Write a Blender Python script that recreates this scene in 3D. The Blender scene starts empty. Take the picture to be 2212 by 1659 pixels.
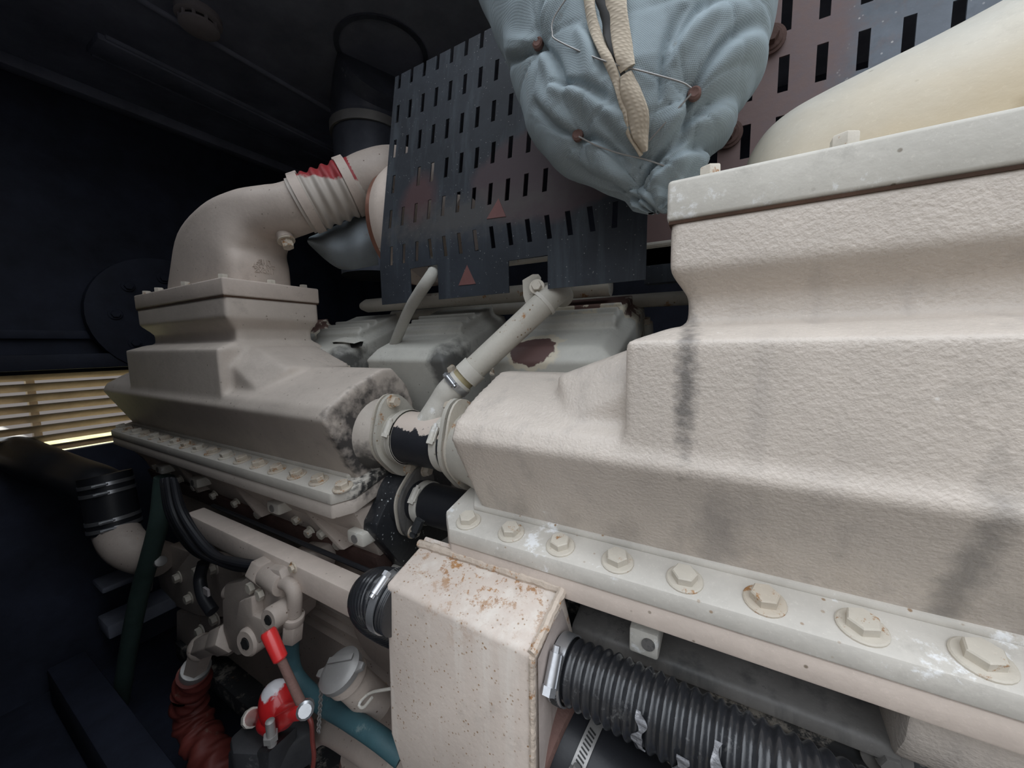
import bpy, bmesh, math, random
import numpy as np
from mathutils import Vector, Matrix
random.seed(4)
C = bpy.context.scene.collection
V = Vector
# ------------------------------------------------------------------ camera
F = 800.0; CX = 1106.0; CY = 829.5            # focal length and centre, in pixels of the 2212 x 1659 frame
R = Matrix(((0.8707763, -0.03768666, 0.49023296),
            (0.4913682, 0.10217085, -0.86493838),
            (-0.01749088, 0.99405273, 0.10748598)))
cam = bpy.data.cameras.new('camera'); camo = bpy.data.objects.new('camera', cam); C.objects.link(camo)
cam.sensor_width = 36; cam.sensor_fit = 'HORIZONTAL'; cam.lens = F / 2212 * 36; cam.clip_start = 0.02
camo.matrix_world = R.to_4x4(); bpy.context.scene.camera = camo
def P(px, py, x=None, y=None, z=None):
    """the point of the place seen at a pixel, on a plane of constant x, y or z"""
    d = R @ V((px - CX, CY - py, -F))
    s = x / d.x if x is not None else y / d.y if y is not None else z / d.z
    return d * s
# ------------------------------------------------------------------ light
vs = bpy.context.scene.view_settings
vs.view_transform = 'Standard'; vs.look = 'None'; vs.gamma = 1; vs.use_curve_mapping = False; vs.exposure = 0.30
w = bpy.data.worlds.new('sky'); bpy.context.scene.world = w; w.use_nodes = True
nt = w.node_tree; bgn = nt.nodes['Background']
tc = nt.nodes.new('ShaderNodeTexCoord'); sep = nt.nodes.new('ShaderNodeSeparateXYZ'); rmp = nt.nodes.new('ShaderNodeValToRGB')
nt.links.new(tc.outputs['Generated'], sep.inputs[0]); nt.links.new(sep.outputs['Z'], rmp.inputs[0]); nt.links.new(rmp.outputs[0], bgn.inputs[0])
rmp.color_ramp.elements[0].position = 0.0; rmp.color_ramp.elements[0].color = (.13, 0.12, 0.115, 1)
rmp.color_ramp.elements[1].position = 0.75; rmp.color_ramp.elements[1].color = (1.5, 1.6, 1.72, 1)
bgn.inputs[1].default_value = 1.35
sun = bpy.data.lights.new('sun', 'SUN'); sun.energy = 3.0; sun.angle = math.radians(12); sun.color = (1, .93, .82)
suno = bpy.data.objects.new('sun', sun); C.objects.link(suno); suno.rotation_mode = 'QUATERNION'; suno.rotation_quaternion = V((-.75, .25, .6)).to_track_quat('Z', 'Y')
bpy.context.scene.cycles.use_denoising = True
# ------------------------------------------------------------------ material helpers
class N:
    def __init__(s, name):
        s.m = bpy.data.materials.new(name); s.m.use_nodes = True; s.t = s.m.node_tree
        s.b = s.t.nodes['Principled BSDF']; s.tc = s.t.nodes.new('ShaderNodeTexCoord'); s.co = s.tc.outputs['Object']
        s.bumps = []
    def node(s, t, **k):
        n = s.t.nodes.new(t)
        for a, v in k.items(): setattr(n, a, v)
        return n
    def inp(s, sock, v):
        if hasattr(v, 'is_output'): s.t.links.new(v, sock)
        else: sock.default_value = v
    def math(s, op, a, b=0.0, c=None):
        n = s.node('ShaderNodeMath', operation=op); s.inp(n.inputs[0], a); s.inp(n.inputs[1], b)
        if c is not None: s.inp(n.inputs[2], c)
        return n.outputs[0]
    def noise(s, scale, detail=4, rough=.55, vec=None, stretch=None, dist=0):
        n = s.node('ShaderNodeTexNoise'); n.inputs['Scale'].default_value = scale; n.inputs['Detail'].default_value = detail
        n.inputs['Roughness'].default_value = rough; n.inputs['Distortion'].default_value = dist
        v = vec or s.co
        if stretch:
            mp = s.node('ShaderNodeMapping'); mp.inputs['Scale'].default_value = stretch; s.inp(mp.inputs[0], v); v = mp.outputs[0]
        s.inp(n.inputs['Vector'], v); return n.outputs['Fac']
    def ramp(s, v, a, b):
        n = s.node('ShaderNodeMapRange'); n.inputs[1].default_value = a; n.inputs[2].default_value = b; s.inp(n.inputs[0], v); return n.outputs[0]
    def mix(s, f, a, b):
        n = s.node('ShaderNodeMix', data_type='RGBA'); s.inp(n.inputs[0], f)
        for i, c in ((6, a), (7, b)):
            s.inp(n.inputs[i], c if hasattr(c, 'is_output') else (*c, 1))
        return n.outputs[2]
    def blob(s, c, r, amt=.6, scale=12, soft=.15, detail=5):
        """1 inside a ragged ellipsoid, in object coordinates"""
        mp = s.node('ShaderNodeVectorMath', operation='SUBTRACT'); s.inp(mp.inputs[0], s.co); mp.inputs[1].default_value = c
        dv = s.node('ShaderNodeVectorMath', operation='DIVIDE'); s.inp(dv.inputs[0], mp.outputs[0]); dv.inputs[1].default_value = r
        ln = s.node('ShaderNodeVectorMath', operation='LENGTH'); s.inp(ln.inputs[0], dv.outputs[0])
        d = s.math('ADD', ln.outputs['Value'], s.math('MULTIPLY', s.math('SUBTRACT', s.noise(scale, detail), .5), amt * 2))
        return s.ramp(d, 1 + soft, 1 - soft)
    def bump(s, h, strength, dist=.002):
        s.bumps.append((h, strength, dist))
    def end(s, col, rough=.5, metal=0.0, coat=0.0, spec=.5):
        s.inp(s.b.inputs['Base Color'], col if hasattr(col, 'is_output') else (*col, 1))
        s.inp(s.b.inputs['Roughness'], rough); s.inp(s.b.inputs['Metallic'], metal); s.b.inputs['Coat Weight'].default_value = coat
        s.b.inputs['Specular IOR Level'].default_value = spec
        prev = None
        for h, st, d in s.bumps:
            n = s.node('ShaderNodeBump'); n.inputs['Strength'].default_value = st; n.inputs['Distance'].default_value = d; s.inp(n.inputs['Height'], h)
            if prev: s.t.links.new(prev, n.inputs['Normal'])
            prev = n.outputs[0]
        if prev: s.t.links.new(prev, s.b.inputs['Normal'])
        return s.m
def paint(name, col, var=.12, rough=.55, peel=(90, .25, .002), specks=None, rust=None, blobs=(), chalk=None, fine=.1, streak=None, grime=.28, metal=0, coat=0, spec=.4):
    n = N(name)
    c2 = tuple(x * (1 - var * 2.2) for x in col); c1 = tuple(min(1, x * (1 + var)) for x in col)
    k = n.mix(n.ramp(n.noise(3.5, 6, .65), .3, .7), c2, c1)
    k = n.mix(n.math('MULTIPLY', n.ramp(n.noise(26, 5, .7), .35, .75), .35), k, tuple(x * .8 for x in col))
    k = n.mix(n.math('MULTIPLY', n.ramp(n.noise(13, 9, .78), .56, .70), grime), k, tuple(x * .45 for x in col))
    k = n.mix(n.math('MULTIPLY', n.ramp(n.noise(170, 4, .8), .57, .72), grime * .9), k, tuple(min(1, x * 1.35 + .02) for x in col))
    if streak:       # vertical dirt runs
        k = n.mix(n.math('MULTIPLY', n.ramp(n.noise(9, 4, .6, stretch=(3, 3, .25)), .52, .7), streak[1]), k, streak[0])
    if chalk:
        k = n.mix(n.math('MULTIPLY', n.ramp(n.noise(14, 7, .75), chalk[1], chalk[1] + .06), .75), k, chalk[0])
    if specks:       # (colour, scale, size)
        vo = n.node('ShaderNodeTexVoronoi'); vo.inputs['Scale'].default_value = specks[1]; n.inp(vo.inputs['Vector'], n.co)
        msk = n.math('MULTIPLY', n.ramp(vo.outputs['Distance'], specks[2], specks[2] * .6), n.ramp(n.noise(specks[1] * .35, 2), .45, .6))
        k = n.mix(msk, k, specks[0])
    if rust:         # (threshold, scale)
        f = n.ramp(n.noise(rust[1], 8, .8), rust[0], rust[0] + .05)
        if len(rust) > 2: f = n.math('MULTIPLY', f, n.blob(*rust[2]))
        k = n.mix(f, k, n.mix(n.noise(60, 3), (.22, .09, .03), (.46, .25, .10)))
    for c, r, cc, amt, sc, soft, op in blobs:
        m = n.blob(c, r, amt, sc, soft); k = n.mix(n.math('MULTIPLY', m, op), k, cc)
    if peel: n.bump(n.noise(peel[0], 3, .5), peel[1], peel[2])
    if fine: n.bump(n.noise(500, 2), fine, .0006)
    return n.end(k, rough, metal, coat, spec)
PE = (.60, .51, .445)             # the peach beige engine paint
DU = (.60, .57, .51)              # dustier, greyer
OCH = (.42, .24, .08); BRN = (.16, .075, .05); BLK = (.012, .013, .015)
M = {}
M['paint'] = paint('engine_paint', PE, specks=((.2, .16, .12), 42, .12))
M['paint_dim'] = paint('engine_paint_shaded_rusty', tuple(x * .78 for x in PE), rust=(.64, 9), specks=((.1, .06, .04), 60, .15))  # engine paint darkened for the shaded machinery, plus rust and specks
M['dusty'] = paint('dusty_engine_paint', DU, grime=.35, specks=((.25, .22, .18), 55, .13), chalk=((.80, .80, .79), .585))
M['flange'] = paint('flange_paint', (.60, .565, .51), var=.14, rust=(.70, 10), chalk=((.86, .87, .88), .60), specks=((.3, .2, .12), 50, .12))
M['boltp'] = paint('painted_bolt', (.60, .55, .47), rust=(.58, 38))
M['bolt_rust'] = paint('rusty_painted_bolt', (.57, .50, .41), rust=(.545, 55))
M['neardull'] = paint('near_casting_paint', (.60, .53, .465), peel=(230, .5, .0026), var=.08, rough=.42, spec=.5,
    chalk=((.82, .82, .80), .66), streak=((.3, .27, .25), .3),
    blobs=[((-.350, -.13, .10), (.010, .09, .075), (.05, .05, .05), 1.1, 80, .6, .7),  # dark streak painted in for the shaded crease beside the rib, and its dirt
           ((-.31, -.13, -.10), (.022, .2, .07), (.2, .18, .17), .9, 45, .6, .5), ((-.105, -.13, -.08), (.012, .2, .10), (.16, .15, .14), .9, 60, .6, .6), ((.0, -.12, -.12), (.10, .2, .03), (.2, .18, .17), .9, 45, .6, .35)])
M['farcast'] = paint('far_casting_paint', (.56, .49, .43), specks=((.22, .18, .14), 46, .13), var=.1,
    blobs=[((.715, -.03, -.06), (.045, .13, .12), (.018, .018, .02), .8, 40, .3, .93)])
M['farport'] = paint('far_port_paint', (.56, .50, .44), chalk=((.05, .045, .04), .60), blobs=[((.70, 0, -.12), (.08, .2, .05), (.03, .03, .03), .9, 50, .4, .9)])
M['farflange'] = paint('far_flange_paint', (.58, .54, .48), chalk=((.8, .8, .8), .66),
    blobs=[((.71, .0, -.19), (.06, .11, .06), (.015, .016, .018), 1.0, 70, .2, .95)])
M['blackcast'] = paint('black_oily_casting', (.022, .024, .028), var=.2, rough=.4, peel=(60, .5, .003), specks=((.5, .52, .52), 95, .2), spec=.6)
M['blackpart'] = paint('black_weathered_metal', (.04, .042, .045), var=.3, rough=.45, peel=(40, .4, .002), chalk=((.36, .33, .29), .54), rust=(.64, 9))
M['greyledge'] = paint('grey_worn_metal', (.19, .18, .17), var=.3, rough=.5, streak=((.06, .06, .06), .8), chalk=((.06, .06, .06), .57))
M['rubber'] = paint('black_rubber', (.018, .019, .023), var=.2, rough=.45, peel=(220, .15, .001))
M['rubberpaint'] = paint('paint_flaking_off_rubber', (.020, .021, .026), rough=.45, blobs=[((0, 0, .062), (.2, .12, .035), PE, .8, 45, .04, 1)])
M['corr'] = paint('black_ribbed_rubber', (.020, .021, .024), var=.25, rough=.24, peel=(160, .2, .001), spec=.7, chalk=((.12, .12, .12), .62))
M['steel'] = paint('galvanised_steel', (.55, .56, .58), rough=.32, metal=.85, peel=(120, .1, .001))
M['zinc'] = paint('dull_zinc', (.34, .33, .32), rough=.45, metal=.5, peel=(120, .1, .001))
M['slot'] = paint('dark_slot', (.02, .02, .02), peel=None)
M['rustpipe'] = paint('stained_beige_pipe', (.52, .49, .43), rust=(.60, 14), specks=((.2, .13, .07), 70, .16))
M['rust'] = paint('brown_rust', (.17, .095, .08), var=.3, rough=.85, peel=(180, .6, .002))
M['darkrust'] = paint('dark_rusty_iron', (.10, .055, .045), var=.35, rough=.8, peel=(80, .6, .003))
M['copper'] = paint('heat_tinted_band', (.28, .13, .09), var=.2, rough=.35, metal=.4)
M['pipecream'] = paint('cream_pipe_paint', (.60, .57, .50), specks=((.25, .22, .18), 40, .13), chalk=((.78, .78, .74), .64), blobs=[((-.22, -.2, -.19), (.24, .4, .075), (.50, .36, .17), .5, 12, .7, .6)])
M['cover'] = paint('rocker_cover_paint', (.56, .55, .50), specks=((.2, .19, .16), 55, .12), var=.08)
M['cover_dark'] = paint('rocker_cover_paint_scuffed', (.56, .55, .50), specks=((.2, .19, .16), 55, .12), var=.08,
    blobs=[((.13, -.15, -.06), (.035, .13, .06), (.05, .05, .05), .8, 35, .4, .85)])
M['cover_peel'] = paint('rocker_cover_peeling_paint', (.56, .55, .50), var=.08, blobs=[
    ((.03, .10, .06), (.13, .11, .09), (.66, .6, .48), .75, 26, .06, 1), ((.03, .115, .062), (.115, .10, .085), (.17, .10, .085), .75, 26, .03, 1),
    ((-.045, -.135, -.02), (.070, .06, .050), (.68, .62, .5), .55, 28, .05, 1), ((-.045, -.137, -.022), (.058, .05, .036), (.13, .075, .07), .5, 28, .03, 1)])
M['panel'] = paint('dark_blue_grey_sheet', (.032, .038, .048), var=.25, rough=.62, spec=.25, specks=((.2, .2, .2), 120, .16), peel=(70, .12, .002), streak=((.07, .085, .10), .5),
    blobs=[((-.235, 0, .005), (.055, .3, .06), (.075, .040, .042), .35, 18, .3, .9), ((.13, 0, .0), (.19, .4, .105), (.066, .047, .053), .3, 12, .08, .95),
           ((-.10, 0, -.06), (.22, .3, .04), (.08, .075, .07), 1.0, 45, .5, .6)])
M['panel2'] = paint('rusted_blue_grey_sheet', (.13, .15, .18), var=.3, rough=.55, specks=((.5, .5, .5), 90, .17), peel=(70, .2, .002),
    blobs=[((-.45, 0, 0), (.27, .5, .9), (.15, .11, .115), .16, 9, .06, 1), ((-.45, 0, 0), (.24, .5, .9), (.2, .11, .08), 1.3, 60, .4, .3)])
M['triangle'] = paint('faded_red_mark', (.16, .07, .065), var=.2, rough=.7, peel=(160, .3, .001))
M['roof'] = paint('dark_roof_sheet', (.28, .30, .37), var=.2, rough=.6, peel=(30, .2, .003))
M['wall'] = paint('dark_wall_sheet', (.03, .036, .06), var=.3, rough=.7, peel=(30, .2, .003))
M['duct'] = paint('dark_duct_sheet', (.10, .11, .14), var=.3, rough=.4, metal=.2, chalk=((.35, .35, .35), .64))
M['plastic'] = paint('grey_white_plastic', (.34, .31, .31), var=.08, rough=.6, peel=None)
n = N('dirty_translucent_slat'); k_ = n.mix(n.ramp(n.noise(9, 6, .7), .3, .7), (.50, .43, .34), (.34, .28, .21)); m_ = n.end(k_, .8)
tr = n.node('ShaderNodeBsdfTranslucent'); n.inp(tr.inputs['Color'], k_); mx = n.node('ShaderNodeMixShader'); mx.inputs[0].default_value = .4
n.t.links.new(n.b.outputs[0], mx.inputs[1]); n.t.links.new(tr.outputs[0], mx.inputs[2]); n.t.links.new(mx.outputs[0], n.t.nodes['Material Output'].inputs['Surface']); M['slat'] = m_
M['grass'] = paint('dry_grass', (.60, .55, .25), var=.3, rough=.9)
M['yard'] = paint('weathered_concrete', (.10, .088, .075), var=.2, rough=.9)
M['red'] = paint('bright_red_paint', (.50, .018, .02), var=.2, rough=.3, coat=.3, specks=((.2, .01, .01), 40, .2), blobs=[((-.01, -.02, .082), (.05, .06, .035), (.55, .56, .58), .7, 50, .08, .95)])
M['redgrip'] = paint('red_plastic', (.62, .03, .03), var=.1, rough=.3, coat=.3, peel=None)
M['redhose'] = paint('dark_red_sleeve', (.17, .035, .028), var=.35, rough=.55, chalk=((.2, .13, .1), .6))
M['redsil'] = paint('red_silicone_under_flaking_paint', (.33, .035, .04), rough=.5, blobs=[((0, .02, -.06), (.3, .3, .092), (.50, .45, .40), .25, 22, .03, 1)])
M['bracket'] = paint('scuffed_black_paint', (.045, .046, .05), var=.3, rough=.55, chalk=((.13, .13, .13), .6), peel=(60, .4, .002))
M['teal'] = paint('teal_blue_hose', (.045, .11, .13), var=.25, rough=.6, chalk=((.15, .2, .2), .62), peel=(200, .3, .001))
M['green'] = paint('dark_green_hose', (.05, .085, .075), var=.25, rough=.7, peel=(200, .3, .001))
M['tank'] = paint('rust_flecked_tank_paint', (.61, .525, .46), var=.06, rough=.5, specks=((.30, .19, .11), 150, .27), streak=((.72, .68, .62), .5), rust=(.53, 34, ((0, .05, .17), (.16, .08, .075), .5, 9, .4)))
M['tankside'] = paint('dark_streaked_tank_side_paint', (.40, .34, .31), var=.25, streak=((.10, .06, .05), .8), rust=(.66, 14))  # darker base than the tank shell, with dark streaks and rust patches
M['weld'] = paint('rusty_weld_bead', (.55, .46, .38), var=.2, rust=(.56, 40), peel=(90, .8, .004))
M['gasket'] = paint('rusty_gasket', (.07, .035, .02), var=.4, rough=.9)
M['web'] = None
def cloth(name, col, sc, stain):
    n = N(name)
    a = n.node('ShaderNodeTexWave'); a.inputs['Scale'].default_value = sc; a.inputs['Distortion'].default_value = .6; a.bands_direction = 'DIAGONAL'; n.inp(a.inputs['Vector'], n.co)
    b = n.node('ShaderNodeTexWave'); b.inputs['Scale'].default_value = sc * .8; b.inputs['Distortion'].default_value = .6; b.bands_direction = 'Z'; n.inp(b.inputs['Vector'], n.co)
    wv = n.math('MULTIPLY', a.outputs['Fac'], b.outputs['Fac'])
    k = n.mix(n.ramp(n.noise(6, 6, .7), .35, .7), col, tuple(x * .8 for x in col))
    k = n.mix(n.math('MULTIPLY', wv, .35), k, tuple(min(1, x * 1.35) for x in col))
    k = n.mix(n.math('MULTIPLY', n.ramp(n.noise(11, 7, .8), .58, .75), .6), k, stain)
    n.bump(wv, .35, .0012); n.bump(n.noise(30, 5), .25, .003)
    return n.end(k, .85, spec=.15)
M['cloth'] = cloth('blue_grey_heat_cloth', (.31, .37, .40), 230, (.28, .22, .15))
M['shield'] = cloth('pale_glass_cloth', (.30, .34, .37), 110, (.2, .15, .1))
M['web'] = cloth('cream_woven_webbing', (.52, .45, .36), 90, (.24, .10, .04))
M['braid'] = cloth('braided_hose_cover', (.48, .47, .43), 150, (.3, .28, .24))
# ------------------------------------------------------------------ mesh helpers
def basis(a):
    a = a.normalized(); h = V((0, 0, 1)) if abs(a.z) < .9 else V((1, 0, 0))
    u = h.cross(a).normalized(); return a, u, a.cross(u)
def spline(pts, n=8):
    pts = [V(p) for p in pts]
    if len(pts) < 3: return pts
    q = [pts[0] * 2 - pts[1]] + pts + [pts[-1] * 2 - pts[-2]]; out = []
    for i in range(1, len(q) - 2):
        a, b, c, d = q[i - 1:i + 3]
        for k in range(n):
            t = k / n
            out.append(.5 * ((2 * b) + (c - a) * t + (2 * a - 5 * b + 4 * c - d) * t * t + (3 * b - 3 * c + d - a) * t ** 3))
    out.append(pts[-1]); return out
class MB:
    def __init__(s): s.v = []; s.f = []
    def add(s, vs, fs):
        o = len(s.v); s.v += [V(p) for p in vs]; s.f += [tuple(i + o for i in f) for f in fs]; return s
    def box(s, a, b, rot=None):
        a = V(a); b = V(b); c = (a + b) / 2; h = (b - a) / 2
        q = [V((x * h.x, y * h.y, z * h.z)) for x in (-1, 1) for y in (-1, 1) for z in (-1, 1)]
        if rot: q = [rot @ p for p in q]
        return s.add([c + p for p in q], [(0, 1, 3, 2), (4, 6, 7, 5), (0, 4, 5, 1), (2, 3, 7, 6), (0, 2, 6, 4), (1, 5, 7, 3)])
    def hull(s, pts):
        bm = bmesh.new()
        for p in pts: bm.verts.new(p)
        r = bmesh.ops.convex_hull(bm, input=bm.verts)
        bmesh.ops.delete(bm, geom=list({g for g in r['geom_interior'] + r['geom_unused'] if isinstance(g, bmesh.types.BMVert)}), context='VERTS')
        bm.verts.index_update(); s.add([v.co.copy() for v in bm.verts], [tuple(v.index for v in f.verts) for f in bm.faces]); bm.free(); return s
    def loft(s, rings, cap=True, closed=False):
        n = len(rings[0]); vs = [p for r in rings for p in r]; fs = []
        m = len(rings)
        for i in range(m if closed else m - 1):
            for k in range(n):
                j = (i + 1) % m; fs.append((i * n + k, i * n + (k + 1) % n, j * n + (k + 1) % n, j * n + k))
        if cap and not closed: fs += [tuple(range(n))[::-1], tuple((m - 1) * n + k for k in range(n))]
        return s.add(vs, fs)
    def tube(s, pts, r, seg=20, cap=True, ex=None):
        """sweep along points, r a number, list or function of (arc length, t)"""
        pts = [V(p) for p in pts]; L = [0]
        for a, b in zip(pts, pts[1:]): L.append(L[-1] + (b - a).length)
        rings = []; u = None
        for i, p in enumerate(pts):
            t = (pts[min(i + 1, len(pts) - 1)] - pts[max(i - 1, 0)]).normalized()
            if u is None: _, u, _ = basis(t)
            u = (u - t * u.dot(t)).normalized(); w_ = t.cross(u)
            rr = r(L[i], L[i] / L[-1]) if callable(r) else r[i] if isinstance(r, (list, tuple)) else r
            rings.append([p + u * (rr * math.cos(2 * math.pi * k / seg)) + w_ * (rr * math.sin(2 * math.pi * k / seg)) for k in range(seg)])
        return s.loft(rings, cap)
    def cyl(s, a, b, r, r2=None, seg=24): return s.tube([a, b], [r, r if r2 is None else r2], seg)
    def lathe(s, c, axis, prof, seg=32, close=False):
        a, u, w_ = basis(V(axis)); c = V(c)
        rings = [[c + a * h + (u * math.cos(2 * math.pi * k / seg) + w_ * math.sin(2 * math.pi * k / seg)) * rr for k in range(seg)] for h, rr in prof]
        return s.loft(rings, not close, close)
    def bolt(s, c, axis, r, h=None, wr=None, wh=None, turn=0., flange=True):
        """flanged hex bolt head standing on c"""
        a, u, w_ = basis(V(axis)); c = V(c); h = h or r * .75; wr = wr or r * 1.5; wh = wh or r * .22
        if flange: s.lathe(c, a, [(-.001, wr), (wh * .6, wr), (wh, wr * .93), (wh, r * .8)], 24)
        def hx(z, q): return [c + a * z + (u * math.cos(math.pi * k / 3 + turn) + w_ * math.sin(math.pi * k / 3 + turn)) * q for k in range(6)]
        return s.loft([hx(0, r), hx(wh + h * .85, r), hx(wh + h, r * .9)])
    def sphere(s, c, r, sc=(1, 1, 1), seg=24, rot=None):
        c = V(c); rings = []
        for i in range(1, seg // 2):
            th = math.pi * i / (seg // 2)
            ring = []
            for k in range(seg):
                q = V((math.sin(th) * math.cos(2 * math.pi * k / seg) * sc[0], math.sin(th) * math.sin(2 * math.pi * k / seg) * sc[1], math.cos(th) * sc[2])) * r
                ring.append(c + (rot @ q if rot else q))
            rings.append(ring)
        return s.loft(rings)
    def prism(s, poly, axis, a, b):
        """extrude a 2-d polygon along x, y or z from a to b"""
        def mk(p, t): return {'x': V((t, p[0], p[1])), 'y': V((p[0], t, p[1])), 'z': V((p[0], p[1], t))}[axis]
        return s.loft([[mk(p, a) for p in poly], [mk(p, b) for p in poly]])
    def shear(s, k, y0):
        s.v = [V((p.x, p.y, p.z + k * (p.y - y0))) for p in s.v]; return s
    def mesh(s, name):
        m = bpy.data.meshes.new(name); m.from_pydata([tuple(p) for p in s.v], [], s.f)
        bm = bmesh.new(); bm.from_mesh(m); bmesh.ops.recalc_face_normals(bm, faces=bm.faces); bm.to_mesh(m); bm.free(); return m
    def build(s, name, mat, parent=None, smooth=35, bevel=None, seg=2, **tags):
        return link(name, s.mesh(name), mat, parent, smooth, bevel, seg, **tags)
def link(name, m, mat, parent=None, smooth=35, bevel=None, seg=2, **tags):
    n = len(m.vertices); co = np.empty(n * 3); m.vertices.foreach_get('co', co); co = co.reshape(-1, 3)
    if parent: base = worldloc(parent)
    else: base = V(((co[:, 0].min() + co[:, 0].max()) / 2, (co[:, 1].min() + co[:, 1].max()) / 2, (co[:, 2].min() + co[:, 2].max()) / 2))
    co = co - np.array(base); m.vertices.foreach_set('co', co.ravel()); m.update()
    if bevel:
        bm = bmesh.new(); bm.from_mesh(m)
        ed = [e for e in bm.edges if len(e.link_faces) == 2 and e.calc_face_angle(0) > .5]
        bmesh.ops.bevel(bm, geom=ed, offset=bevel, segments=seg, profile=.5, affect='EDGES', clamp_overlap=True); bm.to_mesh(m); bm.free()
    m.polygons.foreach_set('use_smooth', [True] * len(m.polygons)); m.set_sharp_from_angle(angle=math.radians(smooth))
    o = bpy.data.objects.new(name, m); C.objects.link(o)
    if parent: o.parent = parent
    else: o.location = base
    o.data.materials.append(mat)
    for k, v in tags.items(): o[k] = v
    return o
def worldloc(o):
    p = o.location.copy()
    while o.parent: o = o.parent; p = p + o.location
    return p
def thing(name, label, cat, loc, group=None):
    o = bpy.data.objects.new(name, None); C.objects.link(o); o.location = V(loc); o.empty_display_size = .02
    o['label'] = label; o['category'] = cat
    if group: o['group'] = group
    return o
def struct(name, mb, mat, **k):
    return mb.build(name, mat, kind='structure', **k)
def remesh(mb, voxel, smooth=6):
    """weld overlapping solids into one cast skin with soft fillets"""
    m = mb.mesh('tmp'); o = bpy.data.objects.new('tmp', m); C.objects.link(o)
    r = o.modifiers.new('r', 'REMESH'); r.mode = 'VOXEL'; r.voxel_size = voxel
    k = o.modifiers.new('s', 'SMOOTH'); k.factor = .5; k.iterations = smooth
    dg = bpy.context.evaluated_depsgraph_get(); dg.update(); out = bpy.data.meshes.new_from_object(o.evaluated_get(dg))
    bpy.data.objects.remove(o); return out
def clamp(parent, c, axis, r, width=.012, ang=0., mat='steel', screw=.011, slots=0, sa=None, name='clamp'):
    """worm-drive hose clamp: band > screw_housing"""
    a, u, w_ = basis(V(axis)); c = V(c)
    b = MB().lathe(c, a, [(-width / 2, r), (-width / 2, r + .0022), (width / 2, r + .0022), (width / 2, r)], 40, close=True).build(name, M[mat], parent)
    dirn = u * math.cos(ang) + w_ * math.sin(ang); tan = -u * math.sin(ang) + w_ * math.cos(ang)
    p = c + dirn * (r + screw * .55)
    mb = MB().cyl(p - tan * screw * 1.6, p + tan * screw * 1.3, screw * .62, seg=14); mb.cyl(p + tan * screw * 1.3, p + tan * screw * 2.1, screw * .75, seg=6)
    mb.cyl(p - tan * screw * 2.2, p - tan * screw * 1.6, screw * .4, seg=10)
    h = c + dirn * (r + .003)
    rot = Matrix((tan, a, dirn)).transposed(); mb.box(h - V((screw * 1.5, width * .5, .003)), h + V((screw * 1.5, width * .5, .003)), rot)
    mb.build('screw_housing', M[mat], b)
    if slots:
        sb = MB()
        for i in range(slots):
            an = (sa if sa is not None else ang + .35) + i * .0042 / r * 1.15
            d = u * math.cos(an) + w_ * math.sin(an); t = -u * math.sin(an) + w_ * math.cos(an); q = c + d * (r + .0024)
            sb.box(q - V((.0011, width * .30, .0008)), q + V((.0011, width * .30, .0008)), Matrix((t, (a + t * .25).normalized(), d)).transposed())
        sb.build('slot_row', M['slot'], b)
    return b
def corr(pitch, r, amp): return lambda L, t: r + amp * math.sin(2 * math.pi * L / pitch)
def dense(pts, step):
    pts = spline(pts, 24); out = [pts[0]]; acc = 0
    for a, b in zip(pts, pts[1:]):
        d = (b - a).length; t = step - acc
        while t <= d: out.append(a.lerp(b, t / d)); t += step
        acc = d - (t - step)
    return out
# ------------------------------------------------------------------ the enclosure
ZC = 1.25; XW = -2.72
struct('floor', MB().box((-2.8, -.1, -1.66), (3.2, 2.5, -1.6)), M['wall'])
struct('ceiling', MB().box((-2.8, -.08, ZC), (-2.02, 2.5, ZC + .05)).box((-2.02, .28, ZC), (-.85, 2.5, ZC + .05)).box((-.85, .70, ZC), (3.2, 2.5, ZC + .05)), M['roof'])  # front part left open out of view, to let top light onto the engine
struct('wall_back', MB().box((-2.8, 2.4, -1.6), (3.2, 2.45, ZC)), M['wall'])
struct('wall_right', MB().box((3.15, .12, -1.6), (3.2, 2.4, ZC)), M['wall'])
struct('wall_front_blocker', MB().box((-2.8, -.08, -1.6), (-.52, -.03, ZC)), M['wall'])  # unseen wall, extended to keep daylight off the left and lower machinery
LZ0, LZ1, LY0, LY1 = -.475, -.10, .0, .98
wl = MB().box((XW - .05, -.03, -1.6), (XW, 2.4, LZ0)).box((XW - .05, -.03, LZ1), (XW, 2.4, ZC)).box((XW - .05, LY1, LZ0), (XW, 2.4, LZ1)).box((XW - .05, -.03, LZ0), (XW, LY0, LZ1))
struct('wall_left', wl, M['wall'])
struct('trim_1', MB().box((XW, -.03, ZC - .05), (XW + .07, 2.4, ZC)), M['roof'], bevel=.006)
rg = MB()
for x0, x1 in ((-2.36, -2.33), (-2.19, -2.16), (-1.86, -1.85)):
    rg.tube([V((x0, .62, ZC)), V((x0, 2.38, ZC))], .014, 8)
rg.box((-2.33, .6, ZC - .022), (-2.19, 2.38, ZC + .01))
struct('trim_2', rg, M['roof'], bevel=.006)
struct('trim_3', MB().box((XW, -.03, LZ1 + .02), (XW + .10, 2.2, LZ1 + .09)).box((XW, -.03, LZ1 + .16), (XW + .03, 2.2, LZ1 + .2)), M['wall'], bevel=.004)
struct('ground', MB().box((-1.6, -9, -1.75), (9, -.1, -1.7)), M['yard'])
struct('ground_grass', MB().box((-12, -5, -1.75), (-2.9, 9, -1.7)), M['grass'])  # dry grass ground added outside, gives the louvre gaps their yellow
lv = thing('vent_louvre', 'tan slatted vent louvre glowing with daylight at left edge', 'vent', (XW, .5, LZ0))
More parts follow.
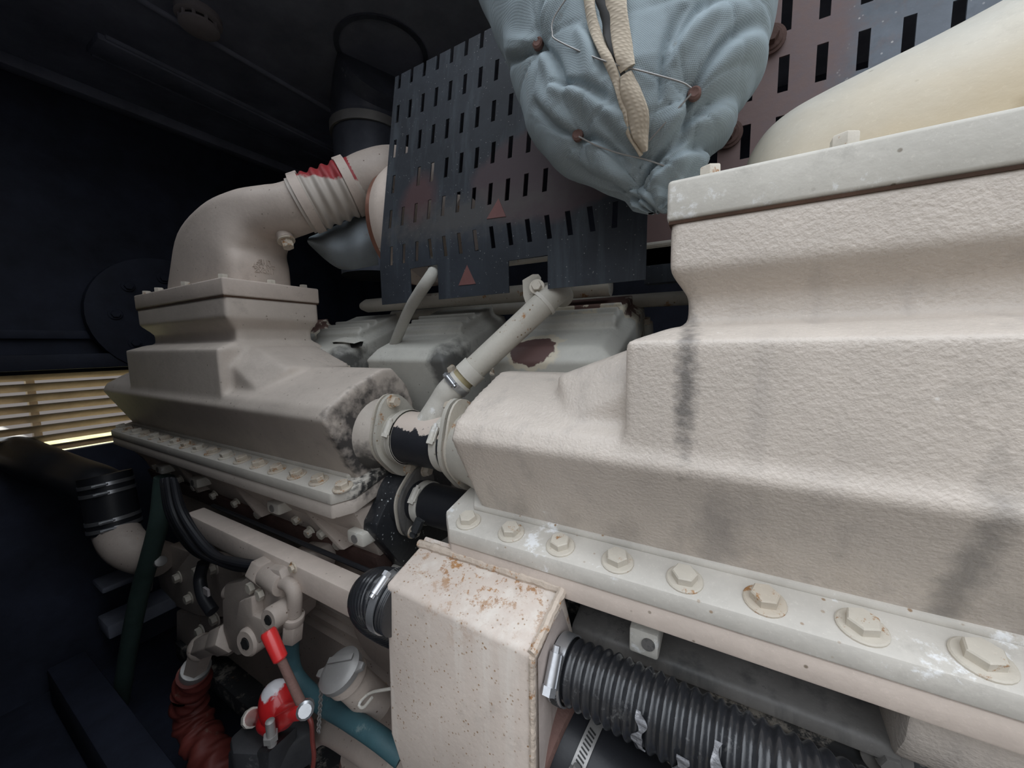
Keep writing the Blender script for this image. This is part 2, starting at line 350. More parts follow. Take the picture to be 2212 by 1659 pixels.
for i in range(8):
    z = LZ0 + .006 + i * .0485
    MB().hull([V((XW - .045, y, z)) for y in (LY0, LY1)] + [V((XW - .001, y, z + .034)) for y in (LY0, LY1)] +
              [V((XW - .045, y, z + .004)) for y in (LY0, LY1)] + [V((XW - .001, y, z + .038)) for y in (LY0, LY1)]).build('slat', M['slat'], lv)
MB().box((XW - .10, .375, LZ0), (XW - .06, .40, LZ1)).build('mullion', M['slat'], lv)
# smoke detector
dc = P(428, 30, z=ZC)
sd = thing('smoke_detector', 'grey white round smoke detector on the dark ceiling', 'smoke detector', (dc.x, dc.y, ZC))
MB().lathe(dc, (0, 0, -1), [(0, .072), (.022, .072), (.026, .066)], 36).build('base', M['plastic'], sd)
MB().lathe(dc, (0, 0, -1), [(.026, .050), (.042, .050)], 36).build('sensor_chamber', M['slot'], sd)
rb = MB()
for k in range(10):
    a = 2 * math.pi * k / 10; q = dc + V((math.cos(a) * .056, math.sin(a) * .056, -.034)); MB().cyl(q + V((0, 0, .010)), q - V((0, 0, .010)), .006, seg=6).build('rib', M['plastic'], sd)
MB().lathe(dc, (0, 0, -1), [(.042, .062), (.050, .062), (.060, .045), (.062, .02)], 36).build('cap', M['plastic'], sd)
# round duct
dx, dy = -1.53, 1.34
DR = .165
du = thing('exhaust_duct', 'dark round sheet metal duct rising to the ceiling behind the perforated panel', 'duct', (dx, dy, .35))
MB().cyl((dx, dy, .35), (dx, dy, 1.02), DR, seg=40).build('pipe', M['duct'], du)
MB().lathe((dx, dy, 1.02), (0, 0, 1), [(-.02, DR + .002), (-.02, DR + .012), (.02, DR + .012), (.02, DR + .002)], 40, close=True).build('collar', M['zinc'], du)
MB().tube(spline([(dx, dy, 1.02), (dx + .005, dy - .005, 1.10), (dx + .05, dy - .02, 1.18), (dx + .13, dy - .05, 1.235)], 3), DR, 32).build('elbow', M['duct'], du, smooth=12)
MB().lathe((dx + .22, dy - .10, ZC - .004), (0, 0, -1), [(0, .19), (.004, .19), (.005, .17), (.0, .17)], 40, close=True).build('ceiling_ring', M['duct'], du)
# ------------------------------------------------------------------ aftercoolers: local x runs from the body's middle
def body_shell(x0):
    mb = MB()
    prof = [(.546, -.296), (.546, -.318), (.461, -.152), (.474, -.126), (.53, -.092), (.620, -.054), (.655, -.054), (.70, -.10), (.72, -.15), (.72, -.318)]
    pts = []
    for sx, k in ((-1, 0), (1, 0)):
        for y, z in prof:
            inset = .035 if z < -.3 else 0
            pts.append(V((x0 + sx * (.694 - inset * .3), y, z)))
    mb.hull(pts)
    a, b = x0 - .375, x0 + .245
    mb.hull([V((x, y, z)) for x in (a, b) for y in (.50, .765) for z in (.148, .085)] + [V((x, y, .055)) for x in (a + .02, b - .02) for y in (.528, .75)])
    mb.hull([V((x, y, z)) for x in (a + .02, b - .02) for y in (.53, .75) for z in (.07, -.05)])
    mb.hull([V((x, y, .018)) for x in (a + .005, b - .01) for y in (.512, .76)] + [V((x, y, z)) for x in (a - .045, b + .004) for y in (.470, .775) for z in (0.0, -.135)])
    for sx, e in ((1, b), (-1, a)):         # shoulders sloping down to either end
        mb.hull([V((e + sx * o, y, z)) for o, z in ((-.03, .005), (.02, .004), (.17, -.052), (.17, -.14), (-.03, -.14)) for y in (.555, .74)] +
                [V((e + sx * o, y, z)) for o, z in ((-.03, -.03), (.015, -.05), (.13, -.11), (-.03, -.14)) for y in (.50, .76)])
    m = remesh(mb, .0062, 5); return m
def aftercooler(x0, label, mats, nb, port):
    t = thing('aftercooler', label, 'aftercooler', (x0, .62, -.15), 'aftercoolers along the engine side')
    link('body', body_shell(x0), M[mats[0]], t, 60)
    a, b = x0 - .375, x0 + .245
    MB().box((a - .0015, .4985, .1392), (b + .0015, .7665, .1427)).build('gasket', M['gasket'], t)
    lid = MB().hull([V((x, y, z)) for x in (a - .004, b + .004) for y in (.497, .769) for z in (.1425, .190)]).build('lid', M[mats[2]], t, bevel=.005, seg=3)
    for q in ((a + .04, .52), (a + .16, .515), (a + .36, .515), (b - .04, .52), (b - .03, .64), (b - .04, .745), (a + .03, .745), (a + .03, .64)):
        MB().bolt((q[0], q[1], .190), (0, 0, 1), .012, .011, flange=False).build('bolt', M[mats[3]], t)
    fa, fb = x0 - .75, x0 + .715
    def outl(g): return [(fa + g, .51), (fa + .035 + g, .474 + g), (fb - .035 - g, .474 + g), (fb - g, .51), (fb - g, .72 - g), (fa + g, .72 - g)]
    MB().prism(outl(0), 'z', -.3355, -.3085).shear(.25, .5).build('flange', M[mats[1]], t, bevel=.004)
    MB().prism([(fa + .02, .575), (fa + .05, .5285), (fb - .05, .5285), (fb - .02, .575), (fb - .025, .71), (fa + .025, .71)], 'z', -.309, -.2995).shear(.25, .5).build('foot', M[mats[1]], t, bevel=.003)
    MB().prism(outl(.002), 'z', -.369, -.337).shear(.25, .5).build('lower_flange', M[mats[0]] if mats[0] != 'neardull' else M['paint'], t, bevel=.004)
    first = x0 - .691
    for k in range(17):
        c = V((first + .0862 * k, .5, -.3085))
        MB().bolt(c, (0, -.243, .97), .0152, .011, .0222, .0035, turn=random.random()).build('bolt', M['bolt_rust' if (k > 11 or x0 < 0 and k % 2 or k in (5,)) else 'boltp'], t)
    for x in (fa + .045, fb - .045):
        MB().bolt((x, .578, -.282), (0, -.243, .97), .0152, .011, .021, .0035, turn=.4).build('bolt', M['boltp'], t)
    # lower heat exchanger half with oily black end plate
    lp = [(.51, -.365), (.79, -.392), (.79, -.54), (.62, -.54), (.535, -.42)] if x0 < 0 else [(.612, -.345), (.79, -.345), (.79, -.54), (.612, -.54)]
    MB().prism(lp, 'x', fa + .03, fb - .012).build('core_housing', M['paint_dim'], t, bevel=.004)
    MB().prism([(.60, -.32), (.80, -.32), (.80, -.55), (.615, -.55), (.532, -.42), (.535, -.398)], 'x', fb - .012, fb + .032).build('end_plate', M['blackcast'], t, bevel=.004)
    MB().prism([(.55, -.355), (.80, -.355), (.80, -.55), (.615, -.55), (.532, -.41)], 'x', fa + .012, fa + .035).build('end_plate', M['blackcast'], t, bevel=.004)
    return t
FAR = -1.405; NEAR = .315
far = aftercooler(FAR, 'farther peach painted aftercooler casting with bolted flange and black stained end', ('farcast', 'farflange', 'paint', 'boltp'), 17, 1)
near = aftercooler(NEAR, 'large near aftercooler casting with bolted flange filling the right side', ('neardull', 'flange', 'dusty', 'boltp'), 17, -1)
# ports (part of each casting)
def port(parent, x0, x1, c, r, mat, platemat, up):
    s = 1 if x1 > x0 else -1
    MB().tube([V((x0, *c)), V((x0 + (x1 - x0) * .5, *c)), V((x1, *c))], [r * 1.22, r * 1.1, r], 36).build('port', M[mat], parent)
    a = V((x1 - s * .006, *c)); 
    for k, th in enumerate((.005, .009)):     # two lozenge plates
        xs = x1 + s * (k * .012)
        ring = []
        for i in range(48):
            an = 2 * math.pi * i / 48; q = r * 1.0 + (r * .42) * max(0, abs(math.cos(an - up))) ** 6
            ring.append((c[0] + math.cos(an) * q, c[1] + math.sin(an) * q))
        MB().prism(ring, 'x', xs, xs + s * th).build('port_plate', M[platemat if k else 'boltp'], parent)
    for sg in (1, -1):
        q = V((x1 + s * .021, c[0] + math.cos(up) * sg * r * 1.2, c[1] + math.sin(up) * sg * r * 1.2))
        MB().bolt(q, (s, 0, 0), .012, .013, .016, .003).build('port_bolt', M['bolt_rust'], parent)
UP = (.612, -.210); LOW = (.64, -.372)
port(far, -.715, -.672, UP, .072, 'farport', 'rustpipe', 2.15 - .35)
port(near, -.392, -.456, UP, .072, 'rustpipe', 'rustpipe', 2.15 - .35)
port(far, -.69, -.645, (.635, -.372), .060, 'blackcast', 'greyledge', 1.2)
# ------------------------------------------------------------------ coolant couplings between the castings
y, z = UP
cp = thing('coolant_coupling', 'black rubber coolant coupling with flaking paint between the two aftercoolers', 'hose', (-.56, y, z))
MB().tube([V((-.655, y, z)), V((-.64, y, z)), V((-.63, y, z)), V((-.62, y, z))], [.060, .060, .064, .064], 36).build('neck', M['rustpipe'], cp)
MB().tube([V((-.64 + i * .012, y, z)) for i in range(16)], lambda L, t: .0585 + .002 * math.sin(t * math.pi), 40).build('sleeve', M['rubberpaint'], cp)
MB().tube([V((-.478, y, z)), V((-.452, y, z))], [.062, .070], 36).build('neck', M['paint'], cp)
clamp(cp, (-.628, y, z), (1, 0, 0), .0605, .016, ang=math.radians(150), mat='dusty', screw=.010)
clamp(cp, (-.500, y, z), (1, 0, 0), .0605, .018, ang=math.radians(150), mat='dusty', screw=.010)
y2, z2 = .635, -.372
c2 = thing('coolant_coupling', 'plain black rubber coolant coupling below the paint flaked one', 'hose', (-.57, y2, z2))
MB().tube([V((-.64, y2, z2)), V((-.45, y2, z2))], .048, 36).build('sleeve', M['rubber'], c2)
clamp(c2, (-.598, y2, z2), (1, 0, 0), .0485, .020, ang=math.radians(140), mat='dusty', screw=.010)
fa_, fb_ = P(908, 1122, y=.585), P(892, 1158, y=.575)
MB().cyl(fa_, fa_.lerp(fb_, .7), .011, seg=6).cyl(fa_.lerp(fb_, .7), fa_.lerp(fb_, .85), .006, seg=10).cyl(fa_.lerp(fb_, .85), fb_, .009, seg=6).build('drain_fitting', M['blackpart'], c2)
# ------------------------------------------------------------------ charge air elbows
def elbow(x0, label, mat, stubs):
    st = [  # centre, half sizes, normal, squareness
        (V((x0 - .018, .632, .190)), (.231, .098), (0, 0, 1), 7.),
        (V((x0 - .002, .632, .250)), (.216, .097), (0, 0, 1), 6.5),
        (V((x0 + .036, .634, .330)), (.176, .096), (.26, 0, .97), 5.5),
        (V((x0 + .118, .640, .374)), (.118, .092), (.57, .02, .82), 4.2),
        (V((x0 + .190, .652, .396)), (.083, .084), (.86, .12, .5), 3.0),
        (V((x0 + .250, .668, .402)), (.074, .078), (.93, .3, .2), 2.3),
        (V((x0 + .290, .685, .409)), (.073, .075), (.80, .5, .32), 2.),
        (V((x0 + .335, .715, .428)), (.073, .073), (.64, .64, .42), 2.)]
    rings = []
    for c, (a, b), n_, e in st:
        n_ = V(n_).normalized(); uy = V((0, 0, 1)).cross(n_); uy = uy.normalized() if uy.length > .1 else V((0, 1, 0)); ux = uy.cross(n_)
        ring = []
        for k in range(48):
            t = 2 * math.pi * k / 48; cc, ss = math.cos(t), math.sin(t)
            ring.append(c + ux * a * math.copysign(abs(cc) ** (2 / e), cc) + uy * b * math.copysign(abs(ss) ** (2 / e), ss))
        rings.append(ring)
    fine = []
    cols = [spline([r[k] for r in rings], 5) for k in range(48)]
    for j in range(len(cols[0])): fine.append([cols[k][j] for k in range(48)])
    t = thing('charge_air_elbow', label, 'pipe', (x0, .63, .204), 'charge air elbows on the aftercooler lids')
    MB().loft(fine).build('elbow', M[mat], t, smooth=60)
    return t
e1 = elbow(-1.42, 'farther curved charge air elbow with cast lettering leading to a red patched hose', 'paint', True)
MB().cyl((-1.15, .665, .345), (-1.13, .66, .315), .024, .021, seg=16).build('boss', M['paint'], e1)
MB().bolt((-1.13, .66, .314), (.5, 0, -1), .016, .02, flange=True).build('drain_plug', M['bolt_rust'], e1)
def lettering(txt, at, size, parent):
    fc = bpy.data.curves.new('t', 'FONT'); fc.body = txt; fc.size = size; fc.extrude = .0016; fc.align_x = 'CENTER'
    o = bpy.data.objects.new('t', fc); C.objects.link(o); o.matrix_world = at
    dg = bpy.context.evaluated_depsgraph_get(); dg.update(); m = bpy.data.meshes.new_from_object(o.evaluated_get(dg)); m.transform(at); bpy.data.objects.remove(o)
    return link('cast_lettering', m, M['paint'], parent, 30)
for txt, zz, sz in (('110DXZ', .236, .016), ('CAS 2507', .250, .016), ('L1187', .264, .016)):
    # letters stand upside down on the end face of the elbow
    rot = Matrix(((0, 0, 1), (-1, 0, 0), (0, -1, 0))).to_4x4()
    rot = Matrix.Translation((-1.2052, .632, zz)) @ rot
    lettering(txt, rot, sz, e1)
rings = []
for x, rr_ in ((.016, .03), (.018, .055), (.026, .078), (.042, .100), (.066, .116), (.10, .128), (.15, .142), (.21, .158), (.32, .185), (.50, .225), (.75, .27), (1.0, .30)):
    c = V((x, .665 + .05 * x, .185 + .10 * max(0, x - .2)))
    ring = [c + V((0, math.cos(k * math.pi / 24) * rr_, math.sin(k * math.pi / 24) * rr_)) for k in range(48)]
    rings.append([V((p.x, min(p.y, .888), max(p.z, .191))) for p in ring])
cols = [spline([q[k] for q in rings], 5) for k in range(48)]
MB().loft([[cols[k][j] for k in range(48)] for j in range(len(cols[0]))]).build('charge_air_pipe', M['pipecream'], smooth=60, label='large cream charge air pipe with yellow stains rising off the right casting', category='pipe')
# silicone coupling
ca = V((-1.105, .695, .415)); cb = V((-.985, .815, .493)); ax = (cb - ca).normalized()
sc = thing('charge_air_hose', 'ribbed hose coupling with red showing through flaking paint, two T-bolt clamps', 'hose', (ca + cb) / 2)
MB().tube([ca + (cb - ca) * (i / 60) for i in range(61)], lambda L, t: .0775 + (.0045 * math.cos(2 * math.pi * (t - .26) / .165) if .22 < t < .78 else 0), 40).build('sleeve', M['redsil'], sc)
for f in (.12, .86):
    c = ca + (cb - ca) * f; a_, u_, w_ = basis(ax)
    k = MB().lathe(c, ax, [(-.013, .0795), (-.013, .083), (.013, .083), (.013, .0795)], 40, close=True).build('clamp', M['paint'], sc)
    up = V((-.45, -.1, 1)); up = (up - ax * up.dot(ax)).normalized(); tg = ax.cross(up).normalized(); tg = tg if tg.x > 0 else -tg; p = c + up * .090 - tg * .03
    MB().cyl(p - tg * .06, p + tg * .02, .0042, seg=10).cyl(p - tg * .035, p - tg * .015, .009, seg=6).build('t_bolt', M['paint'], k)
    q = c + up * .084
    MB().box(q - V((.015, .03, .004)), q + V((.015, .03, .004)), Matrix((ax, tg, up)).transposed()).build('bridge_plate', M['paint'], k, bevel=.002)
# turbocharger compressor
tb = thing('turbocharger', 'beige turbocharger compressor with copper coloured band behind the left of the dark panel', 'turbocharger', (-.87, .94, .38))
tcx = V((-.87, .935, .378))
MB().tube(spline([cb - ax * .03, cb + ax * .04, V((-.93, .91, .535)), V((-.90, 1.02, .54))], 6), lambda L, t: .073 + .03 * t, 36).build('outlet', M['paint_dim'], tb)
MB().lathe(tcx, (1, 0, 0), [(-.015, .170), (-.012, .180), (.010, .186), (.03, .186), (.05, .175)], 64).build('compressor_housing', M['paint'], tb)
MB().lathe(tcx, (-1, 0, 0), [(.012, .178), (.030, .178), (.036, .165), (.045, .16)], 64).build('band', M['copper'], tb)
MB().lathe(tcx, (-1, 0, 0), [(.04, .158), (.05, .14), (.07, .11)], 64).build('inlet_cone', M['paint'], tb)
MB().lathe(tcx + V((.05, .06, 0)), (1, 0, 0), [(0, .11), (.05, .10), (.12, .08)], 48).build('back_plate', M['paint_dim'], tb)
# glass cloth wrap hanging under the coupling
gr = []
for i in range(18):
    t = i / 17; row = []
    for k in range(14):
        s_ = k / 13; px = 668 + 142 * s_; top = 512 - 62 * s_; bot = (528 + 60 * math.sin(min(1, s_ * 1.5) * math.pi / 2)) - 28 * max(0, s_ - .45)
        row.append(P(px - 4 * math.sin(t * 3), top + (bot - top) * t, y=.80 + .07 * s_ - .05 * math.sin(t * math.pi) + .008 * math.sin(s_ * 14)))
    gr.append(row)
hb = MB()
hb.v = [p for r in gr for p in r] + [p + V((.004, .012, .002)) for r in gr for p in r]
n0 = 18 * 14
for i in range(17):
    for k in range(13):
        a = i * 14 + k; hb.f.append((a, a + 1, a + 15, a + 14)); hb.f.append((n0 + a, n0 + a + 14, n0 + a + 15, n0 + a + 1))
for k in range(13):
    for a in (k, 17 * 14 + k): hb.f.append((a, a + 1, n0 + a + 1, n0 + a))
for i in range(17):
    for a in (i * 14, i * 14 + 13): hb.f.append((a, a + 14, n0 + a + 14, n0 + a))
o = hb.build('heat_wrap', M['shield'], smooth=60); o['label'] = 'small blue grey heat wrap hanging under the ribbed coupling'; o['category'] = 'heat wrap'
# ------------------------------------------------------------------ perforated sheets
PY0, PZ0, LEAN = .72, .122, .150
def py(z): return PY0 + max(0, z - .30) * LEAN
def sheet(name, x0, x1, z0, z1, holes, yf, thick=.003):
    """sheet in the xz plane with rectangular holes (x0, x1, z0, z1)"""
    xs = sorted({x0, x1} | {h[0] for h in holes} | {h[1] for h in holes}); zs = sorted({z0, z1} | {h[2] for h in holes} | {h[3] for h in holes})
    xs = [x for x in xs if x0 <= x <= x1]; zs = [q for q in zs if z0 <= q <= z1]
    mb = MB(); idx = {}
    bm = bmesh.new(); vv = {}
    def gv(i, j, k):
        if (i, j, k) not in vv: vv[i, j, k] = bm.verts.new((xs[i], yf(zs[j]) + k * thick, zs[j]))
        return vv[i, j, k]
    solid = {}
    for i in range(len(xs) - 1):
        for j in range(len(zs) - 1):
            cx_, cz_ = (xs[i] + xs[i + 1]) / 2, (zs[j] + zs[j + 1]) / 2
            solid[i, j] = not any(h[0] < cx_ < h[1] and h[2] < cz_ < h[3] for h in holes)
    for (i, j), s in solid.items():
        if not s: continue
        bm.faces.new([gv(i, j, 0), gv(i + 1, j, 0), gv(i + 1, j + 1, 0), gv(i, j + 1, 0)])
        bm.faces.new([gv(i, j, 1), gv(i, j + 1, 1), gv(i + 1, j + 1, 1), gv(i + 1, j, 1)])
        for di, dj, e in ((-1, 0, ((0, 0), (0, 1))), (1, 0, ((1, 1), (1, 0))), (0, -1, ((1, 0), (0, 0))), (0, 1, ((0, 1), (1, 1)))):
            if not solid.get((i + di, j + dj), False):
                (a, b), (c, d) = e; bm.faces.new([gv(i + a, j + b, 0), gv(i + c, j + d, 0), gv(i + c, j + d, 1), gv(i + a, j + b, 1)])
    bmesh.ops.recalc_face_normals(bm, faces=bm.faces)
    m = bpy.data.meshes.new(name); bm.to_mesh(m); bm.free(); return m
K = .72
holes = []
rows = [(.327, -1.067, .0625, 0), (.465, -1.085, .0625, 0), (.596, -1.085, .0625, 0), (.733, -1.095, .0625, 0), (.866, -1.095, .0625, 0), (1.0, -1.10, .0625, 0)]
for r_, (zz, xa, dx_, _) in enumerate(rows):
    x = xa
    while x < -.20:
        if not (r_ > 0 and x > -.455) and not (r_ >= 2 and abs(x - (xa + .0625)) < .01 and r_ == 2):
            holes.append(((x - .0075) * K, (x + .0075) * K, (zz - .033) * K, (zz + .035) * K))
        x += dx_
PX0, PX1 = -1.125 * K, -.174 * K
notch = [(-.975 * K, -.848 * K, PZ0 - .1, .272 * K), (-.572 * K, -.443 * K, PZ0 - .1, .25 * K)]
pn = thing('perforated_panel', 'dark blue grey slotted sheet panel with faded red triangles behind the cloth bag', 'panel', (-.45, .77, .36))
def pyl(z): return K + max(0, z - .235) * .178
shm = sheet('sheet', PX0, PX1, PZ0 - .010, .735, holes + notch, pyl)
for v in shm.vertices:                      # the lowest slots lean
    if abs(v.co.z - .327 * K) < .028 and v.co.x > -.90 * K and v.co.x < -.2: v.co.x -= (v.co.z - .327 * K) * .17
link('sheet', shm, M['panel'], pn, 20)
for (ax_, az), (bx, bz), (cx_, cz_) in ((( -.725, .255), (-.761, .194), (-.693, .193)), ((-.605, .438), (-.643, .382), (-.574, .377))):
    q = [(ax_ * K * 1.0, az * K), (bx * K, bz * K), (cx_ * K, cz_ * K)]
    if az > .4: q = [(a * 1.015, b * 1.015) for a, b in q]
    MB().loft([[V((a, pyl(b) - .0012, b)) for a, b in q], [V((a, pyl(b) + .001, b)) for a, b in q]]).build('red_triangle', M['triangle'], pn, label='faded red warning triangle on the sheet')
holes = []
for r_ in range(6):
    zz = .489 + (r_ - 1) * .1035
    for k in range(13):
        x = .080 + (k - 2) * .0555 + (0 if r_ != 2 else .0) 
        holes.append((x - .0080, x + .0080, zz - .031, zz + .031))
p2 = thing('perforated_panel', 'rust brown and blue grey slotted sheet behind the right pipe', 'panel', (.35, .9, .6))
link('sheet', sheet('sheet', -.16, .80, .17, 1.15, holes, lambda z: .90), M['panel2'], p2, 20)
for px, py_ in ((1662, 88), (1572, 292)):
    c = P(px, py_, y=.895); MB().lathe(c, (0, -1, 0), [(0, .026), (.004, .026), (.006, .018)], 24).bolt(c - V((0, .005, 0)), (0, -1, 0), .014, .012).build('bolt', M['darkrust'], p2)
MB().box((-.16, .90, .13), (-.02, .93, .22)).build('support_bracket', M['panel'], p2, bevel=.002)
# ------------------------------------------------------------------ quilted heat bag
prof = [(.226, -.118, -.104), (.240, -.150, -.072), (.262, -.172, -.056), (.283, -.21, -.046), (.305, -.248, -.03), (.325, -.282, -.006), (.345, -.305, .008), (.38, -.332, .024), (.412, -.350, .036),
        (.48, -.374, .046), (.549, -.398, .052), (.63, -.435, .056), (.718, -.472, .06), (.82, -.495, .06), (.92, -.50, .05), (1.0, -.47, .03), (1.04, -.40, -.02)]
prof = [tuple(q * .833 for q in p_) for p_ in prof]
BY = .60
def wid(z):
    for (z0, a0, b0), (z1, a1, b1) in zip(prof, prof[1:]):
        if z <= z1 or z1 == prof[-1][0]:
            t = max(0, min(1, (z - z0) / (z1 - z0))); return a0 + (a1 - a0) * t, b0 + (b1 - b0) * t
def dep(a, b): return min(.112, (b - a) * .36)
def bagy(x, z):
    a, b = wid(z); c, h = (a + b) / 2, (b - a) / 2; q = 1 - min(1, abs((x - c) / h)) ** 2.3
    return BY - dep(a, b) * max(0, q) ** (1 / 2.3)
def onbag(px, py_, off=0.):
    yy = .52
    for _ in range(14):
        p = P(px, py_, y=yy); yy = yy * .4 + .6 * (bagy(p.x, p.z) - off)
    return P(px, py_, y=yy)
tufts = [onbag(*q) for q in ((1162, 94), (1248, 292), (1500, 202), (1397, 330), (1380, 405), (1240, -60), (1560, -40))]
folds = [(q[0], q[1]) for q in [(onbag(1500, 202), onbag(1640, 60)), (onbag(1500, 202), onbag(1440, 330)), (onbag(1248, 292), onbag(1350, 360)), (onbag(1162, 94), onbag(1190, -20)), (onbag(1162, 94), onbag(1215, 190)),
        (onbag(1162, 94), onbag(1090, 130)), (onbag(1397, 330), onbag(1300, 250)), (onbag(1380, 405), onbag(1500, 300)), (onbag(1380, 405), onbag(1600, 210)), (onbag(1380, 405), onbag(1225, 345)), (onbag(1248, 292), onbag(1150, 220)),
        (onbag(1430, 200), onbag(1480, 20)), (onbag(1450, 120), onbag(1560, -20)), (onbag(1400, 400), onbag(1560, 320)), (onbag(1200, 180), onbag(1330, 240)), (onbag(1260, 60), onbag(1300, 160)), (onbag(1390, 425), onbag(1300, 385))]]
bag = thing('heat_bag', 'blue grey quilted cloth heat bag tied with wire, hanging at top centre', 'heat bag', (-.2, BY, .5))
NZ, NT = 230, 340; rings = []
for i in range(NZ):
    t = i / (NZ - 1); z = .1883 + (.866 - .1883) * t ** 1.25
    a, b = wid(z); c, h = (a + b) / 2, (b - a) / 2; d = dep(a, b); ring = []
    for k in range(NT):
        th = 2 * math.pi * k / NT; cc, ss = math.cos(th), math.sin(th)
        x = c + h * math.copysign(abs(cc) ** (2 / 2.3), cc); yy = BY + d * math.copysign(abs(ss) ** (2 / 2.3), ss)
        nrm = V((cc / h, ss / d, 0)).normalized(); ds = 0
        if ss < .35:
            for q, tf in enumerate(tufts):
                dx_, dz_ = x - tf.x, z - tf.z; dd = math.hypot(dx_, dz_)
                if dd < .20:
                    an = math.atan2(dz_, dx_); ds -= .015 * math.exp(-(dd / .016) ** 2)
                    cr = 1 - abs(math.sin((3.5 + (q % 3) * .5) * an + q * 1.7 + 6 * dd)); ds -= .0065 * cr ** 5 * math.exp(-dd / .05) * (1 - math.exp(-dd / .012))
            for f0, f1 in folds:
                ex, ez = f1.x - f0.x, f1.z - f0.z; L = math.hypot(ex, ez); s_ = ((x - f0.x) * ex + (z - f0.z) * ez) / L / L
                if -.1 < s_ < 1.1:
                    dist = ((x - f0.x) * ez - (z - f0.z) * ex) / L + .006 * math.sin(3.1 * s_)
                    env = max(0, math.sin(math.pi * min(1, max(0, (s_ + .1) / 1.2)))) ** .5; w0 = .006 + .008 * s_
                    ds += env * (.0075 * math.exp(-((dist - w0) / w0) ** 2) - .011 * math.exp(-((dist + w0 * .2) / (w0 * .45)) ** 2))
        ds += .0035 * math.sin(x * 30 + z * 17) + .0012 * math.sin(x * 70 - z * 52 + 1)
        low = max(0, 1 - (z - .188) / .10); ds += low * .006 * math.sin(th * 9 + z * 40)
        ring.append(V((x, yy, z)) + nrm * ds)
    rings.append(ring)
MB().loft(rings).build('cloth', M['cloth'], bag, smooth=80)
MB().hull([P(1355, 400, y=.59), P(1395, 440, y=.60), P(1438, 468, y=.60), P(1452, 440, y=.60), P(1470, 360, y=.60), P(1425, 380, y=.575), P(1445, 455, y=.62), P(1390, 425, y=.565)]).build('gathered_tail', M['cloth'], bag, smooth=80, bevel=.004)
def ribbon(pxs, wid_, off, thick=.006):
    pts = spline([onbag(a, b, off) for a, b in pxs], 8); rings = []
    ws = np.interp(np.linspace(0, 1, len(pts)), np.linspace(0, 1, len(wid_)), wid_)
    for i, p in enumerate(pts):
        t = (pts[min(i + 1, len(pts) - 1)] - pts[max(i - 1, 0)]).normalized(); nn = V((0, -1, .1)); s_ = t.cross(nn).normalized(); nn = s_.cross(t)
        hw = ws[i] / 2; tw = math.sin(i * .35) * .003
        rings.append([p + s_ * hw * math.cos(a) + nn * (thick * math.sin(a) + tw * math.cos(a)) for a in [2 * math.pi * k / 12 for k in range(12)]])
    return MB().loft(rings)
ribbon([(1262, -420), (1264, -260), (1268, -120), (1272, -20), (1278, 40), (1295, 90), (1318, 140), (1335, 185), (1347, 235), (1357, 285), (1385, 335)], (.013, .014, .013, .011, .008, .006), .004, .004).build('webbing', M['web'], bag)
ribbon([(1340, -420), (1332, -260), (1328, -120), (1330, -20), (1335, 40), (1347, 110), (1355, 150)], (.025, .027, .023, .019), .005, .004).build('webbing', M['web'], bag)
ribbon([(1352, 160), (1362, 200), (1378, 250), (1384, 290), (1392, 325)], (.014, .023, .026, .02, .009), .006, .006).build('webbing', M['web'], bag)
ribbon([(1300, -420), (1298, -260), (1297, -120), (1300, -20), (1308, 40), (1322, 90), (1338, 140), (1349, 200), (1355, 240)], (.016, .018, .015, .01, .006), .002, .003).build('seam_gap', M['slot'], bag)
def wire(pxs, off=.007, r=.0010):
    return MB().tube(spline([onbag(a, b, off) for a, b in pxs], 8), r, 6)
wire([(1228, -10), (1196, 40), (1193, 70), (1205, 88), (1300, 130), (1400, 157), (1470, 177), (1493, 190)]).build('wire', M['zinc'], bag)
wire([(1250, 295), (1290, 315), (1340, 332), (1395, 345), (1462, 368)]).build('wire', M['zinc'], bag)
wire([(1493, 203), (1440, 262), (1402, 305)]).build('wire', M['zinc'], bag)
for q in ((1162, 94), (1248, 292), (1500, 202)):
    c = onbag(*q, off=-.008); MB().lathe(c, (0.05, -1, 0), [(-.004, .0075), (.002, .0075), (.004, .005), (.003, .003)], 20).build('stud', M['rust'], bag)
# ------------------------------------------------------------------ rocker covers
tilt = math.radians(22)
def cover(xc, label, mat):
    t = thing('rocker_cover', label, 'rocker cover', (xc, .895, .005), 'rocker covers between the panel and the castings')
    ry = Matrix.Rotation(tilt, 3, 'X'); c = V((xc, .895, .005))
    mb = MB(); W, L, H = .142, .172, .075
    mb.hull([ry @ V((sx * (W - i), sy * (L - j), z)) + c for sx in (-1, 1) for sy in (-1, 1) for z, i, j in ((-.15, -.01, -.01), (.022, 0, 0), (.045, .03, .03)) ] )
    mb.hull([ry @ V((sx * (W - .025), sy * .10 + .06, z)) + c for sx in (-1, 1) for sy in (-1, 1) for z in (0, .062)])
    for k in range(3):
        y_ = -.015 + k * .035; mb.hull([ry @ V((sx * (W - .03), y_ + dy_, z)) + c for sx in (-1, 1) for dy_, z in ((-.008, .03), (.008, .03), (-.005, .075), (.005, .075))])
    link('shell', remesh(mb, .005, 4), M[mat], t, 60)
    for sx in (-1, 1):
        for sy in (-.155, .155):
            q = ry @ V((sx * (W + .004), sy, -.045)) + c
            MB().cyl(q, q + ry @ V((0, 0, .03)), .018, seg=16).build('bolt_boss', M[mat], t)
            MB().bolt(q + ry @ V((0, 0, .030)), ry @ V((0, 0, 1)), .0125, .011, .017).build('bolt', M['bolt_rust'], t)
    return t
cover(-1.60, 'farthest rocker cover with brown peeled end showing beside the far casting', 'cover_peel')
cvk = cover(-1.18, 'grey beige rocker cover with cracked paint beside the braided hose', 'cover_dark')
